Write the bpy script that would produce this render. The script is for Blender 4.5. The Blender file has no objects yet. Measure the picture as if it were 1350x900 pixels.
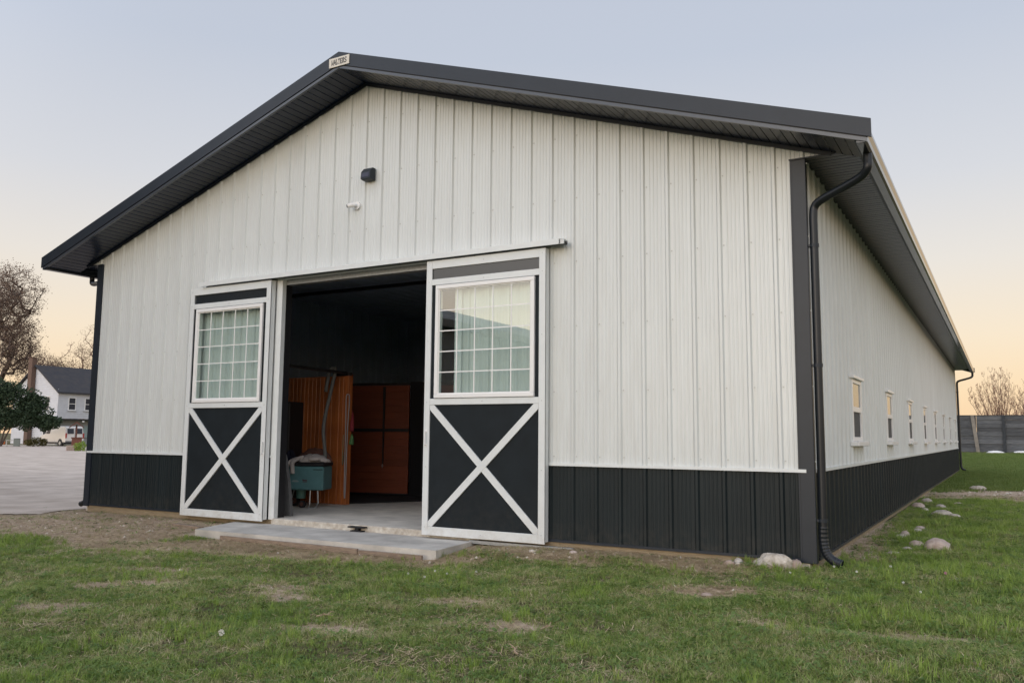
import bpy, math, random
import numpy as np
from mathutils import Vector, Matrix
C = bpy.context.scene.collection
SC = bpy.context.scene
rad = math.radians

# ------------------------------------------------------------------ camera
CP = Vector((1.74092, -9.20042, 1.252)); YAW, PIT, ROL, FPX = -0.527386, 0.112161, 0.0087575, 1110.5
def cam_axes():
    cy, sy, cp, sp = math.cos(YAW), math.sin(YAW), math.cos(PIT), math.sin(PIT)
    f = Vector((sy*cp, cy*cp, sp)); r = Vector((cy, -sy, 0)); u = r.cross(f)
    cr, sr = math.cos(ROL), math.sin(ROL)
    return cr*r + sr*u, -sr*r + cr*u, f
_r, _u, _f = cam_axes()
cam = bpy.data.cameras.new('camera'); camo = bpy.data.objects.new('camera', cam); C.objects.link(camo)
m = Matrix((( _r.x, _u.x, -_f.x, CP.x), (_r.y, _u.y, -_f.y, CP.y), (_r.z, _u.z, -_f.z, CP.z), (0, 0, 0, 1)))
camo.matrix_world = m
cam.sensor_width = 36; cam.lens = FPX/1350*36; cam.clip_start = .05; cam.clip_end = 3000
SC.camera = camo

# ------------------------------------------------------------------ sky, sun, exposure
SUNWARD = 1.9
SUN_EL, SUN_AZ = 6.0, -174.0          # degrees; azimuth from +Y clockwise: the low sun stands behind the camera
w = bpy.data.worlds.new('World'); SC.world = w; w.use_nodes = True
nt = w.node_tree; bg = nt.nodes['Background']
def srgb(r, g, b):
    f = lambda c: (c/255/12.92 if c/255 <= .04045 else ((c/255+.055)/1.055)**2.4)
    return (f(r), f(g), f(b), 1)
sky = nt.nodes.new('ShaderNodeTexSky'); sky.sky_type = 'NISHITA'; sky.sun_disc = False
sky.sun_elevation = rad(SUN_EL); sky.sun_rotation = rad(SUN_AZ); sky.air_density = 1; sky.dust_density = 3
tc = nt.nodes.new('ShaderNodeTexCoord'); sx = nt.nodes.new('ShaderNodeSeparateXYZ'); nt.links.new(tc.outputs['Generated'], sx.inputs[0])
ramp = nt.nodes.new('ShaderNodeValToRGB'); nt.links.new(sx.outputs['Z'], ramp.inputs[0])
stops = [(0.0, (247, 210, 168)), (0.05, (250, 221, 182)), (0.11, (244, 226, 201)), (0.19, (230, 223, 215)), (0.28, (212, 213, 218)),
         (0.42, (192, 199, 213)), (0.65, (186, 193, 209)), (1.0, (182, 189, 206))]
el = ramp.color_ramp.elements
while len(el) < len(stops): el.new(.5)
for e, (p, c) in zip(el, stops): e.position = p; e.color = srgb(*c)
# the sky grows brighter and creamier towards the sunset
sdh = (math.sin(rad(SUN_AZ)), math.cos(rad(SUN_AZ)), .5)
dt = nt.nodes.new('ShaderNodeVectorMath'); dt.operation = 'DOT_PRODUCT'; nt.links.new(tc.outputs['Generated'], dt.inputs[0]); dt.inputs[1].default_value = sdh
mr_ = nt.nodes.new('ShaderNodeMapRange'); mr_.interpolation_type = 'SMOOTHSTEP'; mr_.inputs[1].default_value = -.30; mr_.inputs[2].default_value = 1.0; mr_.inputs[3].default_value = .79; mr_.inputs[4].default_value = SUNWARD
nt.links.new(dt.outputs['Value'], mr_.inputs[0])
lob = nt.nodes.new('ShaderNodeMix'); lob.data_type = 'RGBA'; lob.blend_type = 'MULTIPLY'; lob.inputs[0].default_value = 1; nt.links.new(ramp.outputs[0], lob.inputs[6]); nt.links.new(mr_.outputs[0], lob.inputs[7])
nis = nt.nodes.new('ShaderNodeMix'); nis.data_type = 'RGBA'; nis.blend_type = 'MULTIPLY'; nis.inputs[0].default_value = 1; nt.links.new(sky.outputs[0], nis.inputs[6]); nis.inputs[7].default_value = (.013, .013, .013, 1)
mx = nt.nodes.new('ShaderNodeMix'); mx.data_type = 'RGBA'; mx.blend_type = 'ADD'; mx.inputs[0].default_value = 1
nt.links.new(nis.outputs[2], mx.inputs[6]); nt.links.new(lob.outputs[2], mx.inputs[7])
nt.links.new(mx.outputs[2], bg.inputs[0]); bg.inputs[1].default_value = 1.0
sun = bpy.data.lights.new('sun', 'SUN'); suno = bpy.data.objects.new('sun', sun); C.objects.link(suno)
sun.energy = .5; sun.angle = rad(24); sun.color = (1, .90, .78)
sd = Vector((math.sin(rad(SUN_AZ))*math.cos(rad(SUN_EL)), math.cos(rad(SUN_AZ))*math.cos(rad(SUN_EL)), math.sin(rad(SUN_EL))))
suno.rotation_euler = sd.to_track_quat('Z', 'Y').to_euler(); suno.location = (-30, 30, 30)
SC.view_settings.view_transform = 'Standard'; SC.view_settings.look = 'None'; SC.view_settings.exposure = 0.35; SC.view_settings.gamma = 1
SC.cycles.max_bounces = 6; SC.cycles.transparent_max_bounces = 12

# ------------------------------------------------------------------ helpers
rng = random.Random(7)
def hsh(ix, iy, s=0):
    n = (ix.astype(np.int64)*374761393 + iy.astype(np.int64)*668265263 + s*974634777) & 0x7fffffff
    n = ((n ^ (n >> 13))*1274126177) & 0x7fffffff
    return ((n ^ (n >> 16)) & 0xffff)/65535.
def vnoise(x, y, s=0):
    x = np.asarray(x, float); y = np.asarray(y, float)
    ix, iy = np.floor(x), np.floor(y); fx, fy = x-ix, y-iy; fx = fx*fx*(3-2*fx); fy = fy*fy*(3-2*fy)
    a, b = hsh(ix, iy, s), hsh(ix+1, iy, s); c, d = hsh(ix, iy+1, s), hsh(ix+1, iy+1, s)
    return (a*(1-fx)+b*fx)*(1-fy) + (c*(1-fx)+d*fx)*fy
def sstep(a, b, x): t = np.clip((x-a)/(b-a), 0, 1); return t*t*(3-2*t)
def G(x, y):
    """ground height"""
    x = np.asarray(x, float); y = np.asarray(y, float)
    z = -0.105 + .05*sstep(-4.2, -2.6, x)*(1-sstep(.2, 1.2, -y)*.6) - .022*np.clip(-y-.3, 0, 9)
    z = z - .03*sstep(-11, -13.5, x)*(1-sstep(-9, 0, -y))*0 + (-.15-z)*sstep(-11.5, -14, x)
    z = z + .45*sstep(36, 62, y)*sstep(-20, -8, x) + .12*sstep(60, 110, y)*sstep(-20, -8, x)
    lump = (vnoise(x*1.7, y*1.7, 1)-.5)*.05 + (vnoise(x*5, y*5, 2)-.5)*.022
    k = sstep(-14, -12.5, x)*(1-.7*sstep(-.5, -.1, y)*sstep(.4, .1, x))
    z = z - .055*np.exp(-(((x+6.1)/2.9)**4+((y+1.35)/.75)**2))*(y < .3)
    lump2 = (vnoise(x*.25, y*.25, 3)-.5)*.06*(1-k)*0
    return z + lump*k + lump2
def Gf(x, y): return float(G(x, y))

class MB:
    def __init__(s): s.v = []; s.f = []; s.m = []; s.cm = 0
    def q(s, *p):
        n = len(s.v); s.v += [tuple(a) for a in p]; s.f.append(tuple(range(n, n+len(p)))); s.m.append(s.cm)
    def box(s, x0, y0, z0, x1, y1, z1, M=None, bev=0):
        if x0 > x1: x0, x1 = x1, x0
        if y0 > y1: y0, y1 = y1, y0
        if z0 > z1: z0, z1 = z1, z0
        n = len(s.v)
        if bev:
            b = min(bev, (x1-x0)*.45, (y1-y0)*.45, (z1-z0)*.45)
            P = []
            for (x, sx_) in ((x0, 1), (x1, -1)):
                for (y, sy_) in ((y0, 1), (y1, -1)):
                    for (z, sz_) in ((z0, 1), (z1, -1)):
                        P += [(x, y+b*sy_, z+b*sz_), (x+b*sx_, y, z+b*sz_), (x+b*sx_, y+b*sy_, z)]
            idx = lambda i, j, k, a: n+((i*2+j)*2+k)*3+a
            F = []
            for i in (0, 1):
                r = [idx(i, 0, 0, 0), idx(i, 0, 1, 0), idx(i, 1, 1, 0), idx(i, 1, 0, 0)]; F.append(r if i == 0 else r[::-1])
                r = [idx(0, i, 0, 1), idx(1, i, 0, 1), idx(1, i, 1, 1), idx(0, i, 1, 1)]; F.append(r if i == 0 else r[::-1])
                r = [idx(0, 0, i, 2), idx(0, 1, i, 2), idx(1, 1, i, 2), idx(1, 0, i, 2)]; F.append(r if i == 0 else r[::-1])
            for i in (0, 1):
                for j in (0, 1):
                    sg = (i == j)
                    r = [idx(i, j, 0, 0), idx(i, j, 0, 1), idx(i, j, 1, 1), idx(i, j, 1, 0)]; F.append(r if sg else r[::-1])
                    r = [idx(i, 0, j, 0), idx(i, 1, j, 0), idx(i, 1, j, 2), idx(i, 0, j, 2)]; F.append(r if sg else r[::-1])
                    r = [idx(0, i, j, 1), idx(0, i, j, 2), idx(1, i, j, 2), idx(1, i, j, 1)]; F.append(r if sg else r[::-1])
                    for k in (0, 1):
                        r = [idx(i, j, k, 0), idx(i, j, k, 1), idx(i, j, k, 2)]; F.append(r if (i+j+k) % 2 else r[::-1])
        else:
            P = [(x0, y0, z0), (x1, y0, z0), (x1, y1, z0), (x0, y1, z0), (x0, y0, z1), (x1, y0, z1), (x1, y1, z1), (x0, y1, z1)]
            F = [tuple(n+a for a in f) for f in ((0, 3, 2, 1), (4, 5, 6, 7), (0, 1, 5, 4), (1, 2, 6, 5), (2, 3, 7, 6), (3, 0, 4, 7))]
        if M is not None: P = [tuple(M @ Vector(p)) for p in P]
        s.v += P; s.f += [tuple(f) for f in F]; s.m += [s.cm]*len(F)
    def tube(s, pts, r, n=8, cap=True):
        pts = [Vector(p) for p in pts]; rs = r if isinstance(r, (list, tuple)) else [r]*len(pts)
        base = len(s.v); up = None
        for i, p in enumerate(pts):
            t = (pts[min(i+1, len(pts)-1)] - pts[max(i-1, 0)])
            t = t.normalized() if t.length > 1e-9 else Vector((0, 0, 1))
            if up is None: up = t.orthogonal().normalized()
            up = (up - t*up.dot(t)); up = up.normalized() if up.length > 1e-6 else t.orthogonal().normalized()
            b = t.cross(up)
            for k in range(n):
                a = 2*math.pi*k/n; s.v.append(tuple(p + (up*math.cos(a)+b*math.sin(a))*rs[i]))
        for i in range(len(pts)-1):
            for k in range(n):
                a, b2 = base+i*n+k, base+i*n+(k+1) % n
                s.f.append((a, b2, b2+n, a+n)); s.m.append(s.cm)
        if cap:
            s.f.append(tuple(base+k for k in range(n))[::-1]); s.m.append(s.cm)
            s.f.append(tuple(base+(len(pts)-1)*n+k for k in range(n))); s.m.append(s.cm)
    def prism(s, poly, a0, a1, axis='y'):
        """closed polygon extruded along an axis; poly in the other two coordinates"""
        def P(p, a): return {'x': (a, p[0], p[1]), 'y': (p[0], a, p[1]), 'z': (p[0], p[1], a)}[axis]
        n = len(s.v); k = len(poly)
        s.v += [P(p, a0) for p in poly] + [P(p, a1) for p in poly]
        s.f.append(tuple(range(n, n+k))); s.f.append(tuple(range(n+k, n+2*k))[::-1])
        for i in range(k): s.f.append((n+i, n+k+i, n+k+(i+1) % k, n+(i+1) % k))
        s.m += [s.cm]*(k+2)
    def mesh(s, name, mats, smooth=False, fix=True):
        me = bpy.data.meshes.new(name); me.from_pydata([tuple(v) for v in s.v], [], s.f)
        for mm in (mats if isinstance(mats, (list, tuple)) else [mats]): me.materials.append(mm)
        if any(s.m): me.polygons.foreach_set('material_index', s.m)
        if smooth: me.polygons.foreach_set('use_smooth', [True]*len(me.polygons))
        if fix:
            import bmesh
            bm = bmesh.new(); bm.from_mesh(me); bmesh.ops.recalc_face_normals(bm, faces=bm.faces); bm.to_mesh(me); bm.free()
        me.update(); return me
    def build(s, name, mats, parent=None, smooth=False, fix=True, **k):
        return link(name, s.mesh(name, mats, smooth, fix), parent, **k)
def link(name, me, parent=None, loc=None, label=None, kind=None):
    o = bpy.data.objects.new(name, me); C.objects.link(o)
    if parent: o.parent = parent
    if loc: o.location = loc
    if label: o['label'] = label
    if kind: o['kind'] = kind
    return o
def thing(name, label, cat, loc=(0, 0, 0), rz=0, group=None):
    o = bpy.data.objects.new(name, None); C.objects.link(o); o.location = loc; o.rotation_euler = (0, 0, rz); o.empty_display_size = .1
    return tag(o, label, cat, group)
def tag(o, label, cat, group=None):
    o['label'] = label; o['category'] = cat
    if group: o['group'] = group
    return o

# ------------------------------------------------------------------ materials
def mat(name, col, rough=.6, var=.0, vscale=8, bump=0., bscale=60, coat=0, metal=0, spec=.5, rnd=0., col2=None, stretch=(1, 1, 1), coord='Object', detail=4):
    m = bpy.data.materials.new(name); m.use_nodes = True; n = m.node_tree; p = n.nodes['Principled BSDF']
    p.inputs['Roughness'].default_value = rough; p.inputs['Metallic'].default_value = metal
    p.inputs['Coat Weight'].default_value = coat; p.inputs['Coat Roughness'].default_value = .12; p.inputs['Specular IOR Level'].default_value = spec
    c = (*col, 1) if len(col) == 3 else col; p.inputs['Base Color'].default_value = c
    last = None
    if var or col2 or bump or rnd:
        tcn = n.nodes.new('ShaderNodeTexCoord'); mp = n.nodes.new('ShaderNodeMapping'); mp.inputs['Scale'].default_value = stretch
        n.links.new(tcn.outputs[coord], mp.inputs[0])
        if coord == 'Object': pass
    if var or col2:
        nz = n.nodes.new('ShaderNodeTexNoise'); nz.inputs['Scale'].default_value = vscale; nz.inputs['Detail'].default_value = detail; nz.inputs['Roughness'].default_value = .6
        n.links.new(mp.outputs[0], nz.inputs['Vector'])
        r = n.nodes.new('ShaderNodeValToRGB'); r.color_ramp.elements[0].position = .3; r.color_ramp.elements[1].position = .7
        a = col; b = col2 or tuple(min(1, x*(1+var)) for x in col[:3])
        if not col2: a = tuple(x*(1-var) for x in col[:3])
        r.color_ramp.elements[0].color = (*a[:3], 1); r.color_ramp.elements[1].color = (*b[:3], 1)
        n.links.new(nz.outputs['Fac'], r.inputs[0]); last = r.outputs[0]
    if rnd:
        oi = n.nodes.new('ShaderNodeObjectInfo'); mr = n.nodes.new('ShaderNodeMapRange'); mr.inputs[3].default_value = 1-rnd; mr.inputs[4].default_value = 1+rnd
        n.links.new(oi.outputs['Random'], mr.inputs[0])
        mm = n.nodes.new('ShaderNodeMix'); mm.data_type = 'RGBA'; mm.blend_type = 'MULTIPLY'; mm.inputs[0].default_value = 1
        if last: n.links.new(last, mm.inputs[6])
        else: mm.inputs[6].default_value = c
        n.links.new(mr.outputs[0], mm.inputs[7]); last = mm.outputs[2]
    if last: n.links.new(last, p.inputs['Base Color'])
    if bump:
        nb = n.nodes.new('ShaderNodeTexNoise'); nb.inputs['Scale'].default_value = bscale; nb.inputs['Detail'].default_value = 5
        n.links.new(mp.outputs[0], nb.inputs['Vector'])
        bp = n.nodes.new('ShaderNodeBump'); bp.inputs['Strength'].default_value = bump; bp.inputs['Distance'].default_value = .01
        n.links.new(nb.outputs['Fac'], bp.inputs['Height']); n.links.new(bp.outputs[0], p.inputs['Normal'])
    return m
WHITE = (.636, .662, .652); CHAR = (.0105, .0165, .0190)
M_siding = mat('white_steel_siding', WHITE, .38, var=.03, vscale=1.3, coat=.15, rnd=.02, stretch=(1, 1, .25), bump=.10, bscale=2.5)
M_siding_dark = mat('charcoal_steel_siding', CHAR, .47, var=.16, vscale=2.2, spec=.25, rnd=.05, stretch=(1, 1, .35))
def weather(m, tint, zlo, zhi, amt, streak=False):
    n = m.node_tree; p = n.nodes['Principled BSDF']; lk = p.inputs['Base Color'].links[0].from_socket
    geo = n.nodes.new('ShaderNodeNewGeometry'); sx_ = n.nodes.new('ShaderNodeSeparateXYZ'); n.links.new(geo.outputs['Position'], sx_.inputs[0])
    mr = n.nodes.new('ShaderNodeMapRange'); mr.inputs[1].default_value = zhi; mr.inputs[2].default_value = zlo; n.links.new(sx_.outputs['Z'], mr.inputs[0])
    mp = n.nodes.new('ShaderNodeMapping'); mp.inputs['Scale'].default_value = (5, 5, .35) if streak else (1, 1, 1); n.links.new(geo.outputs['Position'], mp.inputs[0])
    nz = n.nodes.new('ShaderNodeTexNoise'); nz.inputs['Scale'].default_value = 3 if streak else 9; nz.inputs['Detail'].default_value = 9; nz.inputs['Roughness'].default_value = .7; n.links.new(mp.outputs[0], nz.inputs['Vector'])
    r2 = n.nodes.new('ShaderNodeMapRange'); r2.inputs[1].default_value = .42; r2.inputs[2].default_value = .72; n.links.new(nz.outputs['Fac'], r2.inputs[0])
    a = n.nodes.new('ShaderNodeMath'); a.operation = 'MULTIPLY'; n.links.new(mr.outputs[0], a.inputs[0]); n.links.new(r2.outputs[0], a.inputs[1])
    b = n.nodes.new('ShaderNodeMath'); b.operation = 'MULTIPLY'; n.links.new(a.outputs[0], b.inputs[0]); b.inputs[1].default_value = amt
    mx_ = n.nodes.new('ShaderNodeMix'); mx_.data_type = 'RGBA'; n.links.new(b.outputs[0], mx_.inputs[0]); n.links.new(lk, mx_.inputs[6]); mx_.inputs[7].default_value = (*tint, 1); n.links.new(mx_.outputs[2], p.inputs['Base Color'])
M_trim_dark = mat('charcoal_trim', (.015, .021, .030), .42, var=.1, vscale=4, spec=.36)
M_lipm = mat('soffit_edge_trim', (.045, .052, .064), .28, coat=.3)
M_pipe = mat('charcoal_pipe', (.010, .013, .017), .36, var=.1, vscale=4, spec=.4)
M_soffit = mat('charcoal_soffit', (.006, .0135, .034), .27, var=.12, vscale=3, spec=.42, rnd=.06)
M_white = mat('white_painted_trim', (.665, .69, .685), .4, var=.04, vscale=5, coat=.1)
M_vinyl = mat('white_vinyl', (.78, .775, .76), .35, var=.02, vscale=6, coat=.1)
M_doorpanel = mat('charcoal_door_panel', (.010, .0145, .0180), .6, spec=.2, var=.15, vscale=5, bump=.05, bscale=90)
weather(M_white, (.40, .35, .28), -.1, .5, .5); weather(M_doorpanel, (.09, .08, .065), -.1, .7, .2)
weather(M_siding_dark, (.12, .10, .08), -.05, .34, .3); weather(M_siding, (.44, .43, .39), 0, 9, .4, True)
M_header = mat('header_panel_paint', (.02, .024, .028), .22, coat=.5)
M_gutter = mat('charcoal_gutter', (.012, .014, .017), .16, coat=.45, spec=.4)
M_roof = mat('charcoal_roof_steel', (.03, .033, .037), .35, var=.1, vscale=2)
M_screw = mat('painted_screw_head', (.45, .45, .43), .5)
M_galv = mat('galvanised_steel', (.42, .44, .45), .4, var=.15, vscale=20, metal=.7)
M_conc = mat('concrete', (.49, .46, .41), .85, var=.24, vscale=2.6, bump=.25, bscale=70, coord='Object', detail=8)
M_floor = mat('old_concrete_floor', (.62, .57, .49), .8, var=.22, vscale=2.5, bump=.2, bscale=50, detail=8)
M_lip = mat('chipped_concrete_edge', (.36, .31, .25), .9, col2=(.60, .57, .50), vscale=14, bump=.8, bscale=30)
M_skirt = mat('treated_lumber', (.20, .15, .09), .85, col2=(.34, .27, .17), vscale=6, bump=.3, bscale=30, stretch=(1, 1, 12))
M_oldwood = mat('weathered_form_board', (.16, .115, .085), .9, col2=(.33, .25, .18), vscale=7, bump=.4, bscale=40, stretch=(1, 6, 12))
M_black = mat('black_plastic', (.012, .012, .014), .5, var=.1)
M_rubber = mat('black_rubber', (.015, .015, .016), .85, var=.2, vscale=12)
M_cedar = mat('stained_wood_boards', (.29, .075, .018), .5, col2=(.50, .155, .04), vscale=5, rnd=.22, stretch=(9, 9, .7), bump=.15, bscale=20, coat=.2)
M_cedar_dark = mat('red_brown_planks', (.165, .036, .014), .6, col2=(.215, .05, .019), vscale=4, rnd=.15, stretch=(.8, 9, 9), bump=.15, bscale=20)
M_liner = mat('liner_steel', (.38, .46, .56), .5, var=.1, vscale=2)
M_teal = mat('teal_enamel', (.10, .22, .23), .4, var=.12, vscale=5, coat=.2)
M_green_dark = mat('green_plastic', (.07, .16, .13), .5)
M_navy = mat('navy_cloth', (.010, .012, .028), .9, var=.3, vscale=9, bump=.3, bscale=25)
M_brownc = mat('brown_cloth', (.11, .045, .03), .9, var=.25, vscale=8, bump=.3, bscale=25)
M_towel = mat('pale_towel_cloth', (.48, .43, .40), .95, var=.15, vscale=8, bump=.4, bscale=40)
M_hose = mat('grey_ribbed_hose', (.13, .13, .12), .6, var=.15, vscale=20)
M_rope = mat('pale_rope', (.38, .36, .36), .9)
M_red = mat('red_cloth', (.22, .02, .03), .8); M_greenc = mat('green_cloth', (.10, .22, .08), .8)
M_grey = mat('grey_tarp', (.10, .10, .10), .7, var=.2)
M_brass = mat('brass_hardware', (.22, .18, .11), .5, metal=1)

def glass_mat(name, tint, ior, rough=0.0):
    m = bpy.data.materials.new(name); m.use_nodes = True; n = m.node_tree
    for x in list(n.nodes): n.nodes.remove(x)
    o = n.nodes.new('ShaderNodeOutputMaterial'); t = n.nodes.new('ShaderNodeBsdfTransparent'); t.inputs[0].default_value = (*tint, 1)
    g = n.nodes.new('ShaderNodeBsdfGlossy'); g.inputs['Roughness'].default_value = rough; g.inputs[0].default_value = (1, 1, .97, 1)
    ge = n.nodes.new('ShaderNodeNewGeometry'); tm = n.nodes.new('ShaderNodeMix'); tm.data_type = 'RGBA'; tm.inputs[6].default_value = (*tint, 1); tm.inputs[7].default_value = (1, 1, 1, 1); n.links.new(ge.outputs['Backfacing'], tm.inputs[0]); n.links.new(tm.outputs[2], t.inputs[0])
    f0 = n.nodes.new('ShaderNodeFresnel'); f0.inputs['IOR'].default_value = ior; mx_ = n.nodes.new('ShaderNodeMixShader')
    fr = n.nodes.new('ShaderNodeMath'); fr.operation = 'MULTIPLY'; iv = n.nodes.new('ShaderNodeMath'); iv.operation = 'SUBTRACT'; iv.inputs[0].default_value = 1; n.links.new(ge.outputs['Backfacing'], iv.inputs[1]); n.links.new(f0.outputs[0], fr.inputs[0]); n.links.new(iv.outputs[0], fr.inputs[1])
    n.links.new(fr.outputs[0], mx_.inputs[0]); n.links.new(t.outputs[0], mx_.inputs[1]); n.links.new(g.outputs[0], mx_.inputs[2]); n.links.new(mx_.outputs[0], o.inputs[0])
    return m
M_glass = glass_mat('window_glass', (.84, .93, .90), 2.5)
M_glass_dark = glass_mat('dark_window_glass', (.35, .37, .38), 2.2)
M_screen = mat('window_screen', (.06, .06, .062), .7)

def ground_mat():
    m = bpy.data.materials.new('lawn_soil'); m.use_nodes = True; n = m.node_tree; p = n.nodes['Principled BSDF']; p.inputs['Roughness'].default_value = .95; p.inputs['Specular IOR Level'].default_value = .15
    geo = n.nodes.new('ShaderNodeNewGeometry'); at = n.nodes.new('ShaderNodeAttribute'); at.attribute_name = 'bare'
    st = n.nodes.new('ShaderNodeAttribute'); st.attribute_name = 'straw'
    def noise(s, d=6, vec=None):
        x = n.nodes.new('ShaderNodeTexNoise'); x.inputs['Scale'].default_value = s; x.inputs['Detail'].default_value = d; x.inputs['Roughness'].default_value = .65
        n.links.new(geo.outputs['Position'], x.inputs['Vector']); return x
    def rampn(src, stops_):
        r = n.nodes.new('ShaderNodeValToRGB'); e = r.color_ramp.elements
        while len(e) < len(stops_): e.new(.5)
        for q, (pp, cc) in zip(e, stops_): q.position = pp; q.color = (*cc, 1)
        n.links.new(src, r.inputs[0]); return r
    def mix(f, a, b):
        x = n.nodes.new('ShaderNodeMix'); x.data_type = 'RGBA'
        if hasattr(f, 'node'): n.links.new(f, x.inputs[0])
        else: x.inputs[0].default_value = f
        n.links.new(a, x.inputs[6]); n.links.new(b, x.inputs[7]); return x.outputs[2]
    g1 = rampn(noise(1.1).outputs[0], [(.3, (.07, .075, .030)), (.5, (.115, .10, .05)), (.72, (.21, .165, .105))])
    g2 = rampn(noise(28, 8).outputs[0], [(.28, (.05, .045, .022)), (.5, (.12, .115, .05)), (.75, (.27, .22, .14))])
    gr = mix(.6, g1.outputs[0], g2.outputs[0])
    s1 = rampn(noise(14, 10).outputs[0], [(.25, (.20, .15, .105)), (.40, (.46, .345, .245)), (.56, (.64, .50, .375)), (.78, (.80, .69, .56))])
    s2 = rampn(noise(60, 8).outputs[0], [(.3, (.20, .15, .09)), (.5, (.50, .38, .24)), (.7, (.76, .62, .42))])
    soil = mix(st.outputs['Fac'], s1.outputs[0], s2.outputs[0])
    nb = noise(7, 8); ad = n.nodes.new('ShaderNodeMath'); ad.operation = 'MULTIPLY_ADD'; n.links.new(nb.outputs[0], ad.inputs[0]); ad.inputs[1].default_value = .9; n.links.new(at.outputs['Fac'], ad.inputs[2])
    mr = n.nodes.new('ShaderNodeMapRange'); mr.inputs[1].default_value = .78; mr.inputs[2].default_value = 1.0; n.links.new(ad.outputs[0], mr.inputs[0])
    n.links.new(mix(mr.outputs[0], gr, soil), p.inputs['Base Color'])
    bp = n.nodes.new('ShaderNodeBump'); bp.inputs['Strength'].default_value = 1.0; bp.inputs['Distance'].default_value = .06
    n.links.new(noise(35, 8).outputs[0], bp.inputs['Height']); n.links.new(bp.outputs[0], p.inputs['Normal'])
    return m
M_ground = ground_mat()
M_gravel = mat('driveway_gravel', (.38, .31, .25), .95, col2=(.62, .53, .45), vscale=1.1, bump=.9, bscale=9, detail=12, coord='Object')
def blade_mat(name, stops_, trans=.25):
    m = bpy.data.materials.new(name); m.use_nodes = True; n = m.node_tree; p = n.nodes['Principled BSDF']; p.inputs['Roughness'].default_value = .55; p.inputs['Specular IOR Level'].default_value = .3
    oi = n.nodes.new('ShaderNodeObjectInfo'); geo = n.nodes.new('ShaderNodeNewGeometry')
    nz = n.nodes.new('ShaderNodeTexNoise'); nz.inputs['Scale'].default_value = 1.3; nz.inputs['Detail'].default_value = 7; nz.inputs['Roughness'].default_value = .78; n.links.new(geo.outputs['Position'], nz.inputs['Vector'])
    mr = n.nodes.new('ShaderNodeMapRange'); mr.inputs[1].default_value = .33; mr.inputs[2].default_value = .67; n.links.new(nz.outputs[0], mr.inputs[0])
    mx_ = n.nodes.new('ShaderNodeMix'); mx_.inputs[0].default_value = .5; n.links.new(mr.outputs[0], mx_.inputs[2]); n.links.new(oi.outputs['Random'], mx_.inputs[3])
    r = n.nodes.new('ShaderNodeValToRGB'); e = r.color_ramp.elements
    while len(e) < len(stops_): e.new(.5)
    for q, (pp, cc) in zip(e, stops_): q.position = pp; q.color = (*cc, 1)
    n.links.new(mx_.outputs[0], r.inputs[0]); n.links.new(r.outputs[0], p.inputs['Base Color'])
    t = n.nodes.new('ShaderNodeBsdfTranslucent'); n.links.new(r.outputs[0], t.inputs[0]); ms = n.nodes.new('ShaderNodeMixShader'); ms.inputs[0].default_value = trans
    n.links.new(p.outputs[0], ms.inputs[1]); n.links.new(t.outputs[0], ms.inputs[2]); n.links.new(ms.outputs[0], n.nodes['Material Output'].inputs[0])
    return m
M_blade = blade_mat('grass_blade', [(.0, (.080, .14, .026)), (.30, (.15, .235, .044)), (.52, (.255, .34, .078)), (.64, (.34, .345, .13)), (.80, (.44, .385, .22)), (1., (.76, .66, .46))], .28)
M_tall = blade_mat('bright_grass_blade', [(.0, (.13, .21, .035)), (.5, (.245, .35, .065)), (1., (.42, .50, .14))], .38)
M_clover = blade_mat('clover_leaf', [(.0, (.09, .16, .04)), (.6, (.14, .22, .06)), (1., (.20, .28, .08))], .35)
M_field = blade_mat('field_grass_blade', [(.0, (.085, .14, .03)), (.5, (.15, .215, .05)), (1., (.25, .29, .09))], .3)
M_straw = blade_mat('dry_straw', [(.0, (.26, .19, .11)), (.5, (.46, .35, .21)), (1., (.66, .54, .36))], .1)
def rock_mat(name, a, b): return mat(name, a, .9, col2=b, vscale=14, bump=.9, bscale=30, detail=8)
M_rock_w = rock_mat('white_limestone', (.24, .20, .155), (.60, .55, .48)); M_rock_g = rock_mat('grey_fieldstone', (.33, .28, .25), (.47, .42, .37)); M_rock_b = rock_mat('brown_fieldstone', (.27, .20, .16), (.38, .30, .25)); M_rock_p = rock_mat('pinkish_cobble', (.34, .26, .22), (.50, .42, .37))

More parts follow.
